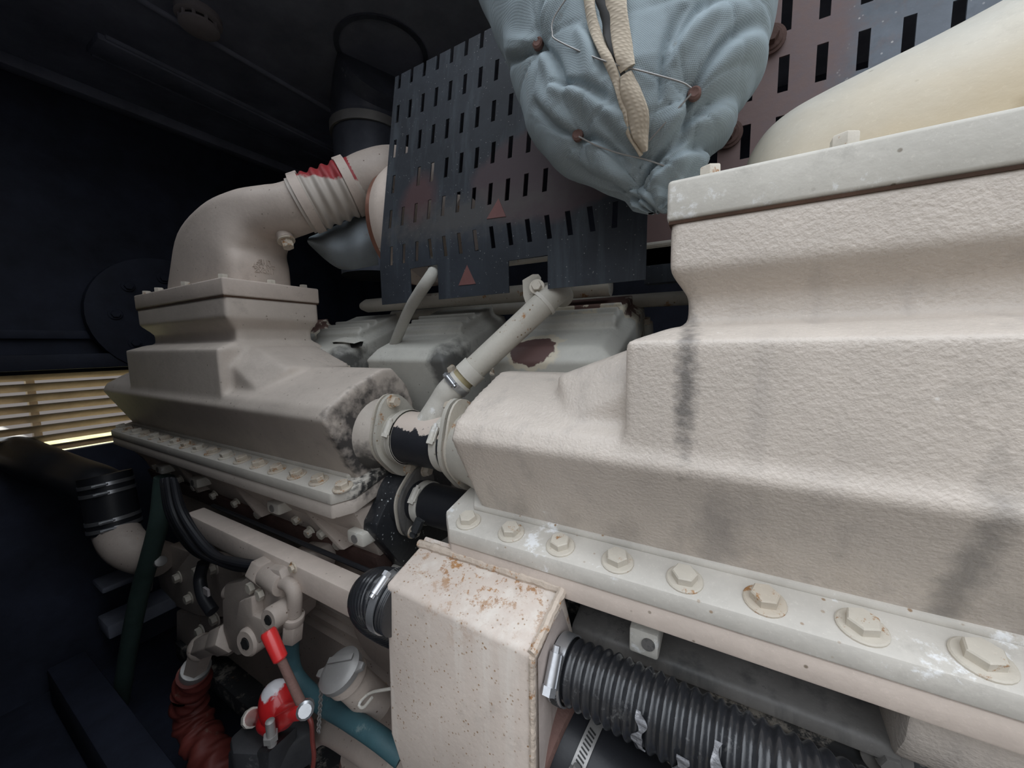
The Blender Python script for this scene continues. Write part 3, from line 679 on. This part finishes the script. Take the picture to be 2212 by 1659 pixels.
cover(-.755, 'middle smooth rocker cover between braided hose and diagonal pipe', 'cover_dark')
cover(-.325, 'rocker cover with two brown patches of peeled paint right of diagonal pipe', 'cover_peel')
cover(.105, 'rocker cover mostly hidden behind the near casting', 'cover')
ck = cvk
MB().hull([P(718, 740, y=.79), P(740, 735, y=.80), P(762, 742, y=.81), P(785, 738, y=.82), P(782, 748, y=.81), P(750, 752, y=.79), P(727, 750, y=.785)]).build('paint_crack', M['slot'], ck)
MB().hull([P(712, 738, y=.785), P(745, 728, y=.80), P(790, 734, y=.82), P(765, 742, y=.79), P(738, 738, y=.78)]).build('curled_paint', M['cover'], ck)
# tubes, braided hose and diagonal vent pipe
MB().tube([(-1.18, .955, .150), (-1.15, .955, .150), (-.25, .955, .140)], [.014, .024, .024], 20).build('breather_tube', M['rustpipe'], label='long beige tube with rusty underside below the dark panel', category='pipe')
MB().tube([(-1.1, 1.03, .115), (0.05, 1.03, .105)], .018, 16).build('breather_tube', M['rustpipe'], label='thinner beige tube lying behind the rocker covers', category='pipe')
MB().cyl((-.62, .80, .195), (.1, .80, .187), .006, seg=10).build('thin_rod', M['rustpipe'], label='thin pale rod seen through the right notch of the panel', category='rod')
MB().tube(dense([P(935, 565, y=.80), P(937, 585, y=.74), P(926, 604, y=.705), P(908, 630, y=.71), P(885, 667, y=.74), P(868, 705, y=.765), P(852, 745, y=.79), P(838, 785, y=.83)], .01), .0150, 20).build('braided_hose', M['braid'], label='braided beige hose entering the left notch of the panel', category='hose')
vp = thing('vent_pipe', 'diagonal beige pipe with brass collar joining the coolant coupling', 'pipe', P(1100, 735, y=.74))
a = P(1183, 648, y=.74); b = P(1012, 808, y=.65)
MB().tube(spline([P(1215, 640, y=.86), P(1205, 632, y=.80), a, a.lerp(b, .3), a.lerp(b, .6), b], 5), .0265, 28).build('pipe', M['rustpipe'], vp)
d = (b - a).normalized(); MB().lathe(b, d, [(-.02, .0275), (-.02, .0305), (.008, .0305), (.008, .0275)], 30, close=True).build('collar', M['dusty'], vp)
MB().lathe(a + d * .01, d, [(-.004, .0275), (-.004, .0305), (.004, .0305), (.004, .0275)], 30, close=True).build('collar', M['dusty'], vp)
MB().cyl(b, b + d * .03, .025, seg=28).build('brass_stub', paint('dull_brass', (.40, .34, .20), rough=.5, metal=.3), vp)
e = V((-.555, UP[0], UP[1] + .03)); mid = b + d * .02
br = dense([mid, b + d * .055, e.lerp(b, .35) + V((0, 0, .015)), e], .006)
MB().tube(br, lambda L, t: .0285 + .010 * t * t, 28).build('branch', M['dusty'], vp)
clamp(vp, b + d * .034, d, .0285, .014, ang=math.radians(30), mat='steel', screw=.009, slots=8, sa=math.radians(60))
bk = thing('pipe_bracket', 'beige bracket tab with bolt at the top of the diagonal pipe', 'bracket', P(1140, 625, y=.82))
q = [P(1128, 605, y=.735), P(1150, 592, y=.735), P(1156, 600, y=.74), P(1152, 648, y=.74), P(1138, 664, y=.735), P(1130, 640, y=.73)]
MB().loft([q, [p + V((.012, .006, 0)) for p in q]]).build('tab', M['rustpipe'], bk, bevel=.001)
MB().bolt(P(1160, 620, y=.728), (.3, -1, .2), .011, .010).build('bolt', M['boltp'], bk)
# ------------------------------------------------------------------ lower engine
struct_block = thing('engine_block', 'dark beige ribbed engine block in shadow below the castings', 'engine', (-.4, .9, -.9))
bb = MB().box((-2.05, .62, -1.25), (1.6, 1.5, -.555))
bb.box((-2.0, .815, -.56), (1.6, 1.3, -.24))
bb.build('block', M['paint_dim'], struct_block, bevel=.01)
rb = MB()
for k in range(5):
    z0 = -.66 - k * .045
    rb.hull([V((x, y_, z_)) for x, zz in ((-1.25, 0), (-.45, 0)) for y_, z_ in ((.625, z0 + zz), (.60, z0 + zz - .006), (.625, z0 + zz - .02))])
for x, z_ in ((-1.05, -.64), (-.88, -.70), (-.72, -.66), (-.60, -.74)):
    rb.lathe((x, .61, z_), (0, -1, 0), [(-.02, .05), (.01, .05), (.018, .035)], 24)
rb.build('cast_ribs', M['paint_dim'], struct_block, bevel=.003)
MB().box((-2.0, .55, -1.32), (1.6, 1.5, -1.25)).build('oil_pan_rail', M['blackpart'], struct_block, bevel=.004)
MB().lathe((-.74, .60, -.72), (0, -1, 0), [(-.02, .12), (.004, .12), (.010, .105), (.010, .0)], 48).build('round_cover', M['paint_dim'], struct_block)
# bolted manifold joint beneath the far casting
mj = thing('manifold_joint', 'bolted beige joint strip with lugs under the far aftercooler', 'manifold', (-1.3, .57, -.46))
MB().prism([(.545, -.425), (.575, -.425), (.60, -.50), (.575, -.51)], 'x', -2.1, -.70).build('strip', M['paint_dim'], mj, bevel=.003)
MB().prism([(.56, -.50), (.615, -.50), (.615, -.60), (.575, -.56)], 'x', -2.1, -.70).build('rust_strip', M['darkrust'], mj, bevel=.003)
for px, py_ in ((735, 1172), (672, 1147), (563, 1108), (513, 1085), (466, 1068), (425, 1050), (392, 1034), (365, 1020), (600, 1090), (340, 1006), (645, 1120), (700, 1150)):
    MB().bolt(P(px, py_, y=.565), (0, -1, -.25), .0125, .013, .016).build('bolt', M['boltp'], mj)
for px, py_ in ((778, 1158), (600, 1094), (428, 1040), (352, 1012)):
    c = P(px, py_, y=.53); lg = MB().box(c - V((.028, .015, .016)), c + V((.028, .03, .016))).build('lug', M['dusty'], mj, bevel=.006)
    MB().lathe(c - V((0, .015, 0)), (0, -1, 0), [(0, .010), (.002, .010), (.002, .006)], 16).build('hole_rim', M['greyledge'], lg)
for xa in (-.98, -1.35, -1.75):
    MB().prism([(xa, -.40), (xa + .02, -.40), (xa + .20, -.49), (xa + .18, -.495)], 'y', .535, .575).build('gusset', M['paint_dim'], mj, bevel=.003)
# long box rail
rl = thing('box_rail', 'long beige rectangular rail running under the far casting', 'rail', (-1.3, .475, -.53))
MB().box((-1.42, .45, -.562), (-.555, .50, -.50)).build('beam', M['paint'], rl, bevel=.005)
MB().bolt(P(633, 1226, y=.449), (0, -1, 0), .009, .006).build('bolt', M['bolt_rust'], rl)
MB().prism([(-.66, -.56), (-.475, -.56), (-.475, -.76)], 'y', .50, .53).build('hanger', M['paint_dim'], rl, bevel=.004)
MB().tube(dense([(-.62, .52, -.503), (-.9, .515, -.498), (-1.2, .515, -.497), (-1.4, .515, -.497)], .03), .006, 8).build('loom', M['rubber'], rl)
# right hand side: dark valley rail under the near casting
MB().hull([V((x, y_, z_)) for x in (-.70, -.44) for y_, z_ in ((.60, -.54), (.585, -.56), (.60, -.64), (.8, -.64), (.8, -.54))]).build('foot', M['dusty'], struct_block, bevel=.012)
vr = thing('valley_rail', 'blackened grey rail with bolts running beneath the near casting', 'rail', (.4, .56, -.45))
MB().box((-.42, .598, -.62), (1.5, .608, -.395)).build('web_plate', M['blackpart'], vr, bevel=.004)
MB().hull([V((x, y_, z_)) for x in (-.20, .195) for y_, z_ in ((.60, -.448), (.535, -.462), (.530, -.482), (.60, -.51))]).build('ledge', M['greyledge'], vr, bevel=.006)
MB().hull([V((x, y_, z_)) for x in (.27, 1.4) for y_, z_ in ((.60, -.435), (.525, -.450), (.520, -.475), (.60, -.52))]).build('ledge', M['greyledge'], vr, bevel=.006)
MB().hull([V((x, y_, z_)) for x in (-.42, 1.4) for y_, z_ in ((.60, -.490), (.55, -.478), (.545, -.505), (.60, -.58))]).build('lower_lip', M['blackpart'], vr, bevel=.006)
MB().hull([V((x, y_, z_)) for x in (.185, .285) for y_, z_ in ((.60, -.39), (.505, -.392), (.51, -.43), (.53, -.47), (.60, -.47))]).build('bridge', M['neardull'], vr, bevel=.012)
c = P(1393, 1380, y=.52); MB().box(c - V((.020, .012, .018)), c + V((.020, .06, .020))).build('lug', M['dusty'], vr, bevel=.004)
MB().lathe(P(1400, 1392, y=.507), (0.1, -1, 0), [(0, .009), (.002, .009), (.002, .006)], 18).build('lug_hole', M['greyledge'], vr)
for px, py_ in ((1428, 1475), (1912, 1632), (1262, 1420)):
    c = P(px, py_, y=.545); MB().lathe(c, (.1, -1, .1), [(0, .024), (.003, .024), (.005, .018)], 24).bolt(c, (.1, -1, .1), .0125, .016, .018).build('bolt', M['greyledge'], vr)
MB().hull([V((x, y_, z_)) for x in (-.15, 1.5) for y_, z_ in ((.62, -.56), (.60, -.62), (.615, -1.1), (.618, -.56))]).build('oily_casing', M['blackpart'], struct_block, bevel=.004)
# ------------------------------------------------------------------ header tank box
tk = thing('header_tank', 'rust flecked peach steel box tank at bottom centre with hoses on both sides', 'tank', (-.33, .44, -.56))
xl, xr = -.465, -.195
FLT, BLT = V((xl, .388, -.386)), V((-.475, .485, -.366)); FRT, BRT = V((-.198, .388, -.397)), V((-.191, .485, -.364))
FLB, FRB = V((-.475, .388, -.665)), V((-.203, .392, -.80))
BLB, BRB = V((-.47, .55, -.70)), V((-.195, .55, -.80))
BLM, BRM = V((-.475, .55, -.47)), V((-.191, .53, -.47))
MB().hull([FLT, BLT, FRT, BRT, FLB, FRB, V((-.42, .388, -.72)), V((-.42, .388, -.80)), BLB, BRB, BLM, BRM]).build('shell', M['tank'], tk, bevel=.008, seg=3)
MB().hull([V((xr + .001, y_, z_)) for y_, z_ in ((.398, -.41), (.480, -.385), (.53, -.475), (.54, -.79), (.40, -.79))] + [V((xr + .004, y_, z_)) for y_, z_ in ((.402, -.415), (.475, -.392), (.52, -.48), (.53, -.78), (.405, -.78))]).build('side_plate', M['tankside'], tk)
rn = random.Random(3)
def weld(a, b, r, n=40, close=None):
    pts = [a.lerp(b, i / n) + V((rn.uniform(-1, 1), rn.uniform(-1, 1), rn.uniform(-1, 1))) * r * .12 for i in range(n + 1)]
    return MB().tube(pts, [r * (1 + .25 * rn.random()) for _ in pts], 8)
weld(BLT + V((0, -.006, .002)), BRT + V((-.004, -.006, .002)), .0065).build('weld_bead', M['weld'], tk)
weld(FRT + V((-.001, .002, -.002)), BRT + V((-.001, -.004, .001)), .006, 16).build('weld_bead', M['weld'], tk)
weld(FRT + V((0, .001, -.004)), FRB + V((.001, 0, .03)), .0042, 60).build('weld_bead', M['weld'], tk)
MB().hull([BLT + V((.004, -.006, 0)), BRT + V((-.004, -.006, 0)), BLT + V((.004, .006, .012)), BRT + V((-.004, .006, .012)), BLT + V((.004, .012, -.01)), BRT + V((-.004, .012, -.01))]).build('back_lip', M['tank'], tk, bevel=.003)
hc = V((-.192, .455, -.462))
MB().cyl(hc - V((.01, 0, 0)), hc + V((.03, 0, -.004)), .036, seg=32).build('hose_neck', M['tankside'], tk)
# right ribbed hose
h1 = thing('ribbed_hose', 'glossy black ribbed hose with tape scraps leaving the tank to the right', 'hose', hc)
path = [hc, P(1310, 1483, y=.45), P(1400, 1528, y=.445), P(1550, 1605, y=.438), P(1700, 1685, y=.43), P(1850, 1770, y=.43), P(1970, 1860, y=.43), V((.20, .43, -.66)), V((.24, .43, -.80)), V((.26, .44, -.98))]
path = dense(path, .0011)
MB().tube(path, lambda L, t: .0378 + .0028 * min(1, L / .08) + .0024 * math.sin(2 * math.pi * L / .0135), 40).build('hose', M['corr'], h1, smooth=80)
i0 = 26; axd = (path[i0 + 3] - path[i0 - 3]).normalized()
clamp(h1, path[14], axd, .0418, .018, ang=math.radians(145), mat='steel', screw=.013, slots=9, sa=math.radians(175))
tape = paint('clear_tape', (.16, .16, .17), var=.4, rough=.18, peel=(120, 1, .004), chalk=((.5, .5, .52), .6))
for idx, a0, a1 in ((118, 2.5, 3.5), (158, 3.0, 4.2), (192, 2.3, 4.1)):
    if idx < len(path):
        c = path[idx]; a_, u_, w_ = basis(path[idx + 2] - path[idx - 2]); rr = []
        for k in range(28):
            t = a0 + (a1 - a0) * k / 27; wd = .0045 + .0022 * math.sin(k * .5 + idx); sh = .003 * math.sin(k * .33 + idx)
            q = c + a_ * sh + (u_ * math.cos(t) + w_ * math.sin(t)) * (.0440 + .0006 * math.sin(k * 1.3))
            nn = (u_ * math.cos(t) + w_ * math.sin(t)) * .0008
            rr.append([q - a_ * wd - nn, q + a_ * wd - nn, q + a_ * wd + nn, q - a_ * wd + nn])
        MB().loft(rr).build('tape_scrap', tape, h1, smooth=20)
# thick smooth hose below it
h2 = thing('thick_hose', 'thick smooth black hose with clamp at the bottom edge beside the tank', 'hose', P(1300, 1640, y=.47))
pa = V((-.20, .478, -.60)); pb = V((.02, .455, -.655)); pd = (pb - pa).normalized()
MB().lathe(pa + V((.0, 0, 0)), pd, [(-.02, .070), (.012, .070), (.016, .064)], 40).build('rusty_flange', M['rust'], h2)
MB().tube([pa, pa + pd * .02, pb, pb + V((.10, -.01, -.05)), pb + V((.19, .01, -.14)), pb + V((.24, .04, -.30))], [.060, .0625, .0625, .0625, .0625, .0625], 40).build('hose', M['rubber'], h2)
clamp(h2, pa + pd * .048, pd, .0635, .018, ang=math.radians(158), mat='zinc', screw=.013, slots=12, sa=math.radians(100))
# left ribbed hose
h3 = thing('ribbed_hose', 'dull black ribbed hose bending down from the left side of the tank', 'hose', (-.52, .46, -.47))
pth = dense([V((-.455, .412, -.436)), V((-.49, .410, -.434)), V((-.522, .416, -.448)), V((-.536, .436, -.485)), V((-.527, .470, -.53)), V((-.508, .515, -.575)), V((-.49, .555, -.64)), V((-.48, .58, -.74))], .0011)
MB().tube(pth, lambda L, t: .0475 + .0012 * math.sin(2 * math.pi * L / .0062), 40).build('hose', M['corr'], h3, smooth=80)
clamp(h3, pth[20], (pth[24] - pth[16]), .049, .014, ang=math.radians(60), mat='steel', screw=.010, slots=40, sa=math.radians(100))
# ------------------------------------------------------------------ fuel pump group in the shade
YP = .47
fp = thing('fuel_pump', 'beige fuel pump body with hex socket plugs beside the red lever', 'pump', P(520, 1330, y=YP))
def q3(pts, y0, y1, name, mat, par, bev=.006, **k):
    a = [P(px, py_, y=y0) for px, py_ in pts]; return MB().loft([a, [V((p.x, y1, p.z)) for p in a]]).build(name, M[mat], par, bevel=bev, **k)
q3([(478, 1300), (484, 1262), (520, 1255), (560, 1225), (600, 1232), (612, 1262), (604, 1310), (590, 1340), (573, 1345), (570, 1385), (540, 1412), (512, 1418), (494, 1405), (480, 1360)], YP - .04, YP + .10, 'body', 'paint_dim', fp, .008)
q3([(515, 1300), (542, 1290), (545, 1330), (568, 1340), (566, 1384), (540, 1405), (513, 1408), (508, 1345)], YP - .065, YP, 'front_boss', 'paint_dim', fp, .005)
for (px, py_), r_ in (((540, 1384), .034), ((590, 1333), .026)):
    c = P(px, py_, y=YP - .066)
    pl = MB().lathe(c, (.15, -1, .1), [(-.05, r_), (.006, r_), (.012, r_ * .86), (.012, r_ * .45), (.002, r_ * .4)], 32).build('plug', M['paint_dim'], fp)
    MB().lathe(c + V((.002, -.012, .001)), (.15, -1, .1), [(-.004, r_ * .42), (.0015, r_ * .42)], 6).build('hex_socket', M['slot'], pl)
c = P(495, 1275, y=YP - .02); MB().cyl(c, c + V((.16, .03, -.005)), .024, seg=24).build('side_barrel', M['paint_dim'], fp, bevel=.004)
c = P(545, 1268, y=YP - .045); MB().bolt(c, (0, -1, 0), .014, .008, flange=False).build('bolt', M['boltp'], fp)
c = P(565, 1282, y=YP - .045); MB().bolt(c, (0, -1, 0), .014, .008, flange=False).build('bolt', M['boltp'], fp)
# bigger gearcase plate behind, left
gp = thing('pump_drive_plate', 'octagonal beige plate with bolts behind the fuel pump', 'plate', P(430, 1300, y=.56))
q3([(378, 1262), (384, 1228), (410, 1195), (470, 1205), (520, 1230), (540, 1330), (455, 1335), (425, 1330), (378, 1310)], .54, .58, 'plate', 'paint_dim', gp, .006)
q3([(330, 1200), (365, 1178), (430, 1200), (400, 1300), (378, 1305), (345, 1270)], .57, .617, 'gear_case', 'paint_dim', gp, .008)
q3([(380, 1320), (430, 1330), (500, 1340), (490, 1420), (415, 1415), (380, 1385)], .57, .617, 'lower_case', 'paint_dim', gp, .008)
for px, py_ in ((388, 1246), (412, 1291), (465, 1226), (430, 1232), (468, 1336), (436, 1362)):
    MB().bolt(P(px, py_, y=.54), (0, -1, 0), .017, .016, .024).build('bolt', M['boltp'], gp)
# suction elbow and red sleeve hose
se = thing('suction_elbow', 'hexagonal beige pipe elbow joining the fuel pump to the red sleeve', 'pipe fitting', P(450, 1390, y=YP))
a = P(487, 1377, y=YP - .02); b = P(437, 1397, y=YP - .02); c = P(424, 1440, y=YP - .02)
MB().cyl(a.lerp(b, -.15), b, .036, seg=6).build('hex_arm', M['paint_dim'], se, bevel=.004)
MB().sphere(b, .039, seg=16).cyl(b, c, .037, .034, seg=6).build('bend', M['paint_dim'], se)
MB().cyl(a.lerp(b, -.3), a.lerp(b, .15), .044, seg=6).build('nut', M['paint_dim'], se, bevel=.003)
MB().cyl(c, c + (c - b) * .35, .041, seg=24).build('collar', M['zinc'], se, bevel=.003)
pts = [P(422, 1452, y=YP - .02), P(412, 1490, y=YP - .02), P(410, 1530, y=YP - .02), P(425, 1575, y=YP - .02), P(450, 1620, y=YP - .02), P(475, 1668, y=YP - .02), P(500, 1720, y=YP - .02)]
pp = dense(pts, .004); rings = []
for i, p in enumerate(pp):
    t = (pp[min(i + 1, len(pp) - 1)] - pp[max(i - 1, 0)]).normalized(); _, u_, w_ = basis(t); s_ = i / len(pp); r0 = .045 + .014 * s_
    rings.append([p + (u_ * math.cos(k * math.pi / 18) + w_ * math.sin(k * math.pi / 18)) * (r0 + .0055 * math.sin(i * .38 + math.sin(k * math.pi / 18 + 1) * 2.6) + .002 * math.sin(i * .9 + k * .5)) for k in range(36)])
MB().loft(rings).build('red_sleeve_hose', M['redhose'], smooth=80, label='wrinkled dark red sleeved hose below the beige elbow', category='hose')
# banjo pipe and teal hose
YT = YP - .03
dp = thing('delivery_pipe', 'bent beige pipe with hex nut feeding the teal hose', 'pipe', P(630, 1300, y=YT))
MB().cyl(P(575, 1238, y=YT), P(614, 1262, y=YT), .028, seg=20).cyl(P(560, 1228, y=YT), P(578, 1240, y=YT), .034, seg=6).build('union', M['paint_dim'], dp, bevel=.003)
MB().tube(dense([P(608, 1255, y=YT), P(628, 1265, y=YT), P(637, 1288, y=YT), P(635, 1330, y=YT)], .006), .016, 18).build('bent_tube', M['paint_dim'], dp)
a, b = P(635, 1328, y=YT), P(631, 1378, y=YT); MB().cyl(a, a.lerp(b, .28), .023, seg=20).cyl(a.lerp(b, .3), b, .0235, seg=6).build('hex_nut', M['paint_dim'], dp, bevel=.002)
MB().tube(dense([P(628, 1375, y=YT), P(627, 1420, y=YT), P(640, 1465, y=YT), P(690, 1515, y=YT), P(750, 1550, y=YT - .01), P(815, 1592, y=YT - .01), P(870, 1635, y=YT)], .008), .0195, 20).build('teal_hose', M['teal'], label='teal blue hose sweeping down behind the tank', category='hose')
# filler neck and cap
YF = .46
fn = thing('filler_neck', 'beige filler neck with pressure cap and hanging chain', 'filler neck', P(760, 1490, y=YF))
cc = P(733, 1445, y=YF - .04); ff = P(800, 1530, y=YF + .05); dd = V((-.15, -.45, .88)).normalized(); ff = cc - dd * .13
MB().tube([ff - dd * .02, ff.lerp(cc, .5), cc - dd * .034], [.036, .034, .034], 28).build('neck', M['paint_dim'], fn)
MB().lathe(cc, -dd, [(.010, .040), (.034, .040), (.036, .036)], 32).build('rim', M['paint_dim'], fn)
cap = MB().lathe(cc, dd, [(-.012, .043), (0, .043), (.004, .036), (.007, .030), (.007, 0.001)], 32).build('cap', M['zinc'], fn)
_, u_, w_ = basis(dd)
e_ = P(700, 1482, y=YF - .04) - cc; e_ = (e_ - dd * e_.dot(dd)).normalized()
for s_ in (1, -1): MB().hull([cc + e_ * s_ * .03 + (e_.cross(dd)) * k * .014 + dd * h for k in (-1, 1) for h in (-.010, 0)] + [cc + e_ * s_ * .056 + (e_.cross(dd)) * k * .006 + dd * h for k in (-1, 1) for h in (-.010, 0)]).build('cap_ear', M['zinc'], cap, bevel=.002)
g_ = e_.cross(dd); MB().box(cc - V((.03, .006, .0)) + dd * .008 + g_ * .014, cc + V((.03, .006, .003)) + dd * .008 + g_ * .014, Matrix((e_, g_, dd)).transposed()).build('cap_rib', M['zinc'], cap, bevel=.001)
chn = MB(); a = P(694, 1490, y=YF - .045); b = P(688, 1580, y=YF - .045)
for i in range(16):
    p = a.lerp(b, i / 15); ax_ = (0, 1, 0) if i % 2 else (1, 0, 0); chn.lathe(p, ax_, [(-.001, .0035), (-.001, .0052), (.001, .0052), (.001, .0035)], 10, close=True)
chn.lathe(a + V((0, 0, .008)), (0, 1, 0), [(-.001, .008), (-.001, .010), (.001, .010), (.001, .008)], 18, close=True)
chn.build('chain', M['zinc'], fn, smooth=60)
MB().tube(dense([P(848, 1487, y=YF), P(800, 1497, y=YF - .01), P(776, 1520, y=YF - .03), P(785, 1528, y=YF - .03), P(805, 1505, y=YF - .02)], .004), .003, 8).build('tie_wire', M['dusty'], fn)
# lower pipes
MB().tube(dense([P(640, 1640, y=.50), P(665, 1600, y=.50), P(705, 1575, y=.50), P(760, 1600, y=.49), P(860, 1665, y=.47)], .01), .030, 24).build('coolant_pipe', M['paint_dim'], label='beige elbow pipe below the filler neck at bottom edge', category='pipe')
cn = thing('filter_canister', 'rusty rimmed beige canister cut by the bottom edge', 'filter', P(775, 1650, y=.56))
c = P(775, 1625, y=.56); MB().cyl(c, c - V((0, 0, .2)), .045, seg=32).build('can', M['paint_dim'], cn)
MB().lathe(c - V((0, 0, .022)), (0, 0, 1), [(-.006, .044), (-.006, .049), (.006, .049), (.006, .044)], 32, close=True).build('rusty_rim', M['rust'], cn)
# red hand pump and its black bracket
YR = .36
hp = thing('hand_pump', 'bright red hand pump with lever standing on a black bracket', 'pump', P(600, 1535, y=YR))
c = P(603, 1522, y=YR)
rot = Matrix.Rotation(math.radians(-32), 3, 'Y')
MB().sphere(c, .045, (.80, .8, 1.05), 28, rot).sphere(c + V((-.012, -.01, -.03)), .034, (1.2, .8, .7), 24, rot).build('dome', M['red'], hp, smooth=80)
a, b = P(545, 1550, y=YR + .01), P(660, 1532, y=YR - .02)
MB().cyl(a, b, .0155, seg=20).build('cross_shaft', M['redgrip'], hp, bevel=.003)
MB().lathe(a, (a - b), [(-.004, .020), (.014, .020), (.018, .015)], 10).build('shaft_nut', M['dusty'], hp)
MB().lathe(b, (b - a).normalized() + V((0, -.5, 0)), [(-.014, .014), (.008, .015), (.011, .011)], 12).build('shaft_nut', M['steel'], hp)
MB().hull([P(px, py_, y=yy) for px, py_ in ((560, 1565), (640, 1520), (655, 1545), (585, 1595), (562, 1590)) for yy in (YR - .03, YR + .03)]).build('skirt', M['redgrip'], hp, bevel=.006)
MB().lathe(P(585, 1578, y=YR - .045), (0, 0, 1), [(-.03, .008), (.02, .008), (.022, .005)], 12).lathe(P(585, 1592, y=YR - .045), (0, 0, 1), [(-.006, .013), (.006, .013)], 6).build('bleed_screw', M['zinc'], hp)
la, lb = P(652, 1522, y=YR - .02), P(578, 1362, y=YR - .03)
MB().cyl(la, la.lerp(lb, .68), .0085, .0075, seg=14).build('lever', M['rust'], hp)
MB().tube([la.lerp(lb, .60), la.lerp(lb, .62), la.lerp(lb, .97), lb], [.010, .0125, .0135, .011], 20).build('grip', M['redgrip'], hp)
br_ = thing('pump_bracket', 'chunky black bracket block under the red hand pump', 'bracket', P(580, 1620, y=.38))
a_ = [P(px, py_, z=-.885) for px, py_ in ((495, 1592), (535, 1556), (640, 1536), (674, 1545), (680, 1575), (592, 1628), (575, 1632), (500, 1628))]
MB().loft([a_, [p - V((0, 0, .085)) for p in a_]]).build('block', M['bracket'], br_, bevel=.010)
q3([(490, 1625), (580, 1625), (575, 1760), (490, 1760)], .345, .41, 'post', 'bracket', br_, .008)
MB().cyl(P(618, 1640, y=.40), P(610, 1760, y=.40), .032, seg=24).build('pump_barrel', M['redgrip'], hp)
MB().tube(dense([P(660, 1540, y=.34), P(672, 1560, y=.34), P(675, 1600, y=.34), P(678, 1640, y=.34), P(668, 1700, y=.34)], .006), .004, 8).build('red_rope', M['redhose'], label='thin dark red rope hanging beside the chain', category='rope')
# ------------------------------------------------------------------ far left: hoses and looms in the dark
bh = thing('intake_bend', 'black rubber sleeve with double clamps over a beige bent pipe at left', 'pipe', P(240, 1110, y=.45))
pa, pb = P(228, 1030, y=.45), P(250, 1140, y=.45); pd = (pb - pa)
MB().tube([pa - pd * .05, pa, pb, pb + pd * .03], .078, 32).build('sleeve', M['rubber'], bh)
MB().tube(dense([pb - pd * .1, pb + pd * .05, P(268, 1175, y=.45), P(300, 1195, y=.48), P(350, 1210, y=.56)], .02), .070, 28).build('bent_pipe', M['paint_dim'], bh)
for f in (.12, .28, .80, .95):
    c_ = pa.lerp(pb, f); clamp(bh, c_, pd, .0785, .014, ang=2.0, mat='steel', screw=.010)
MB().tube(dense([P(-60, 935, y=.26), P(60, 990, y=.33), P(150, 1025, y=.4), P(215, 1050, y=.44), P(232, 1075, y=.45)], .03), .078, 28).build('intake_hose', M['rubber'], label='thick black hose crossing below the louvre at left', category='hose')
MB().tube(dense([P(355, 1030, y=.52), P(345, 1120, y=.5), P(325, 1200, y=.48), P(300, 1290, y=.46), P(275, 1420, y=.44), P(255, 1560, y=.43), P(238, 1690, y=.42)], .02), .030, 20).build('green_hose', M['green'], label='dusty dark green hose hanging down at left', category='hose')
rr = random.Random(8)
for k in range(7):
    o_ = k * 4.5; yy = .445 - .010 * (k % 3)
    pts = [P(352 + o_, 1040 + rr.uniform(-6, 6), y=yy + .03), P(362 + o_ * 1.2, 1100, y=yy), P(385 + o_ * 1.6, 1150 + o_ * .2, y=yy), P(425 + o_ * 1.6, 1195 + o_ * .15, y=yy), P(490 + o_, 1212 + (k % 4) * 4, y=yy), P(560 + o_, 1222 + (k % 4) * 3, y=yy + .02)]
    lab = ('outermost', 'second', 'third', 'fourth', 'fifth', 'sixth', 'innermost')[k]
    MB().tube(dense(pts, .015), .0095, 10).build('cable', M['rubber'], label='%s black cable from the left in the loom under the far casting' % lab, category='cable', group='cables looping under the far casting')
MB().tube(dense([P(440, 1215, y=.46), P(432, 1250, y=.45), P(440, 1290, y=.44), P(462, 1325, y=.44)], .01), .016, 14).build('cable', M['rubber'], label='thick black cable with white tag dropping onto the pump plate', category='cable')
c = P(446, 1278, y=.425); MB().box(c - V((.014, .003, .010)), c + V((.014, .003, .010))).build('cable_tag', M['plastic'], label='small white tag on the thick black cable', category='tag')
pfv = thing('pipe_fitting', 'small grey elbow fitting at left of the pump plate', 'pipe fitting', P(320, 1235, y=.5))
MB().cyl(P(348, 1212, y=.5), P(322, 1220, y=.5), .020, seg=12).cyl(P(322, 1214, y=.5), P(316, 1275, y=.5), .020, seg=8).build('elbow', M['zinc'], pfv, bevel=.003)
sk = thing('skid_frame', 'dark steel skid frame barely visible at lower left', 'frame', (-2.0, .5, -1.4))
MB().box((-2.6, .28, -1.6), (-.9, .40, -1.42)).build('side_rail', M['wall'], sk, bevel=.01)
MB().box((-2.6, .45, -1.35), (-2.45, 2.0, -1.28)).box((-2.6, .45, -1.12), (-2.45, 2.0, -1.09)).build('cross_rail', M['roof'], sk, bevel=.01)
rd = thing('radiator_end', 'shadowy round fan housing behind the far casting', 'fan housing', (-2.55, 1.2, .1))
MB().lathe((-2.66, .85, .18), (1, 0, 0), [(0, .30), (.05, .30), (.06, .24), (.05, .10), (.05, 0.001)], 40).build('fan_housing', M['wall'], rd)
for k in range(8):
    a = 2 * math.pi * k / 8; MB().bolt((-2.60, .85 + .2 * math.cos(a), .18 + .2 * math.sin(a)), (1, 0, 0), .018, .012).build('bolt', M['wall'], rd)
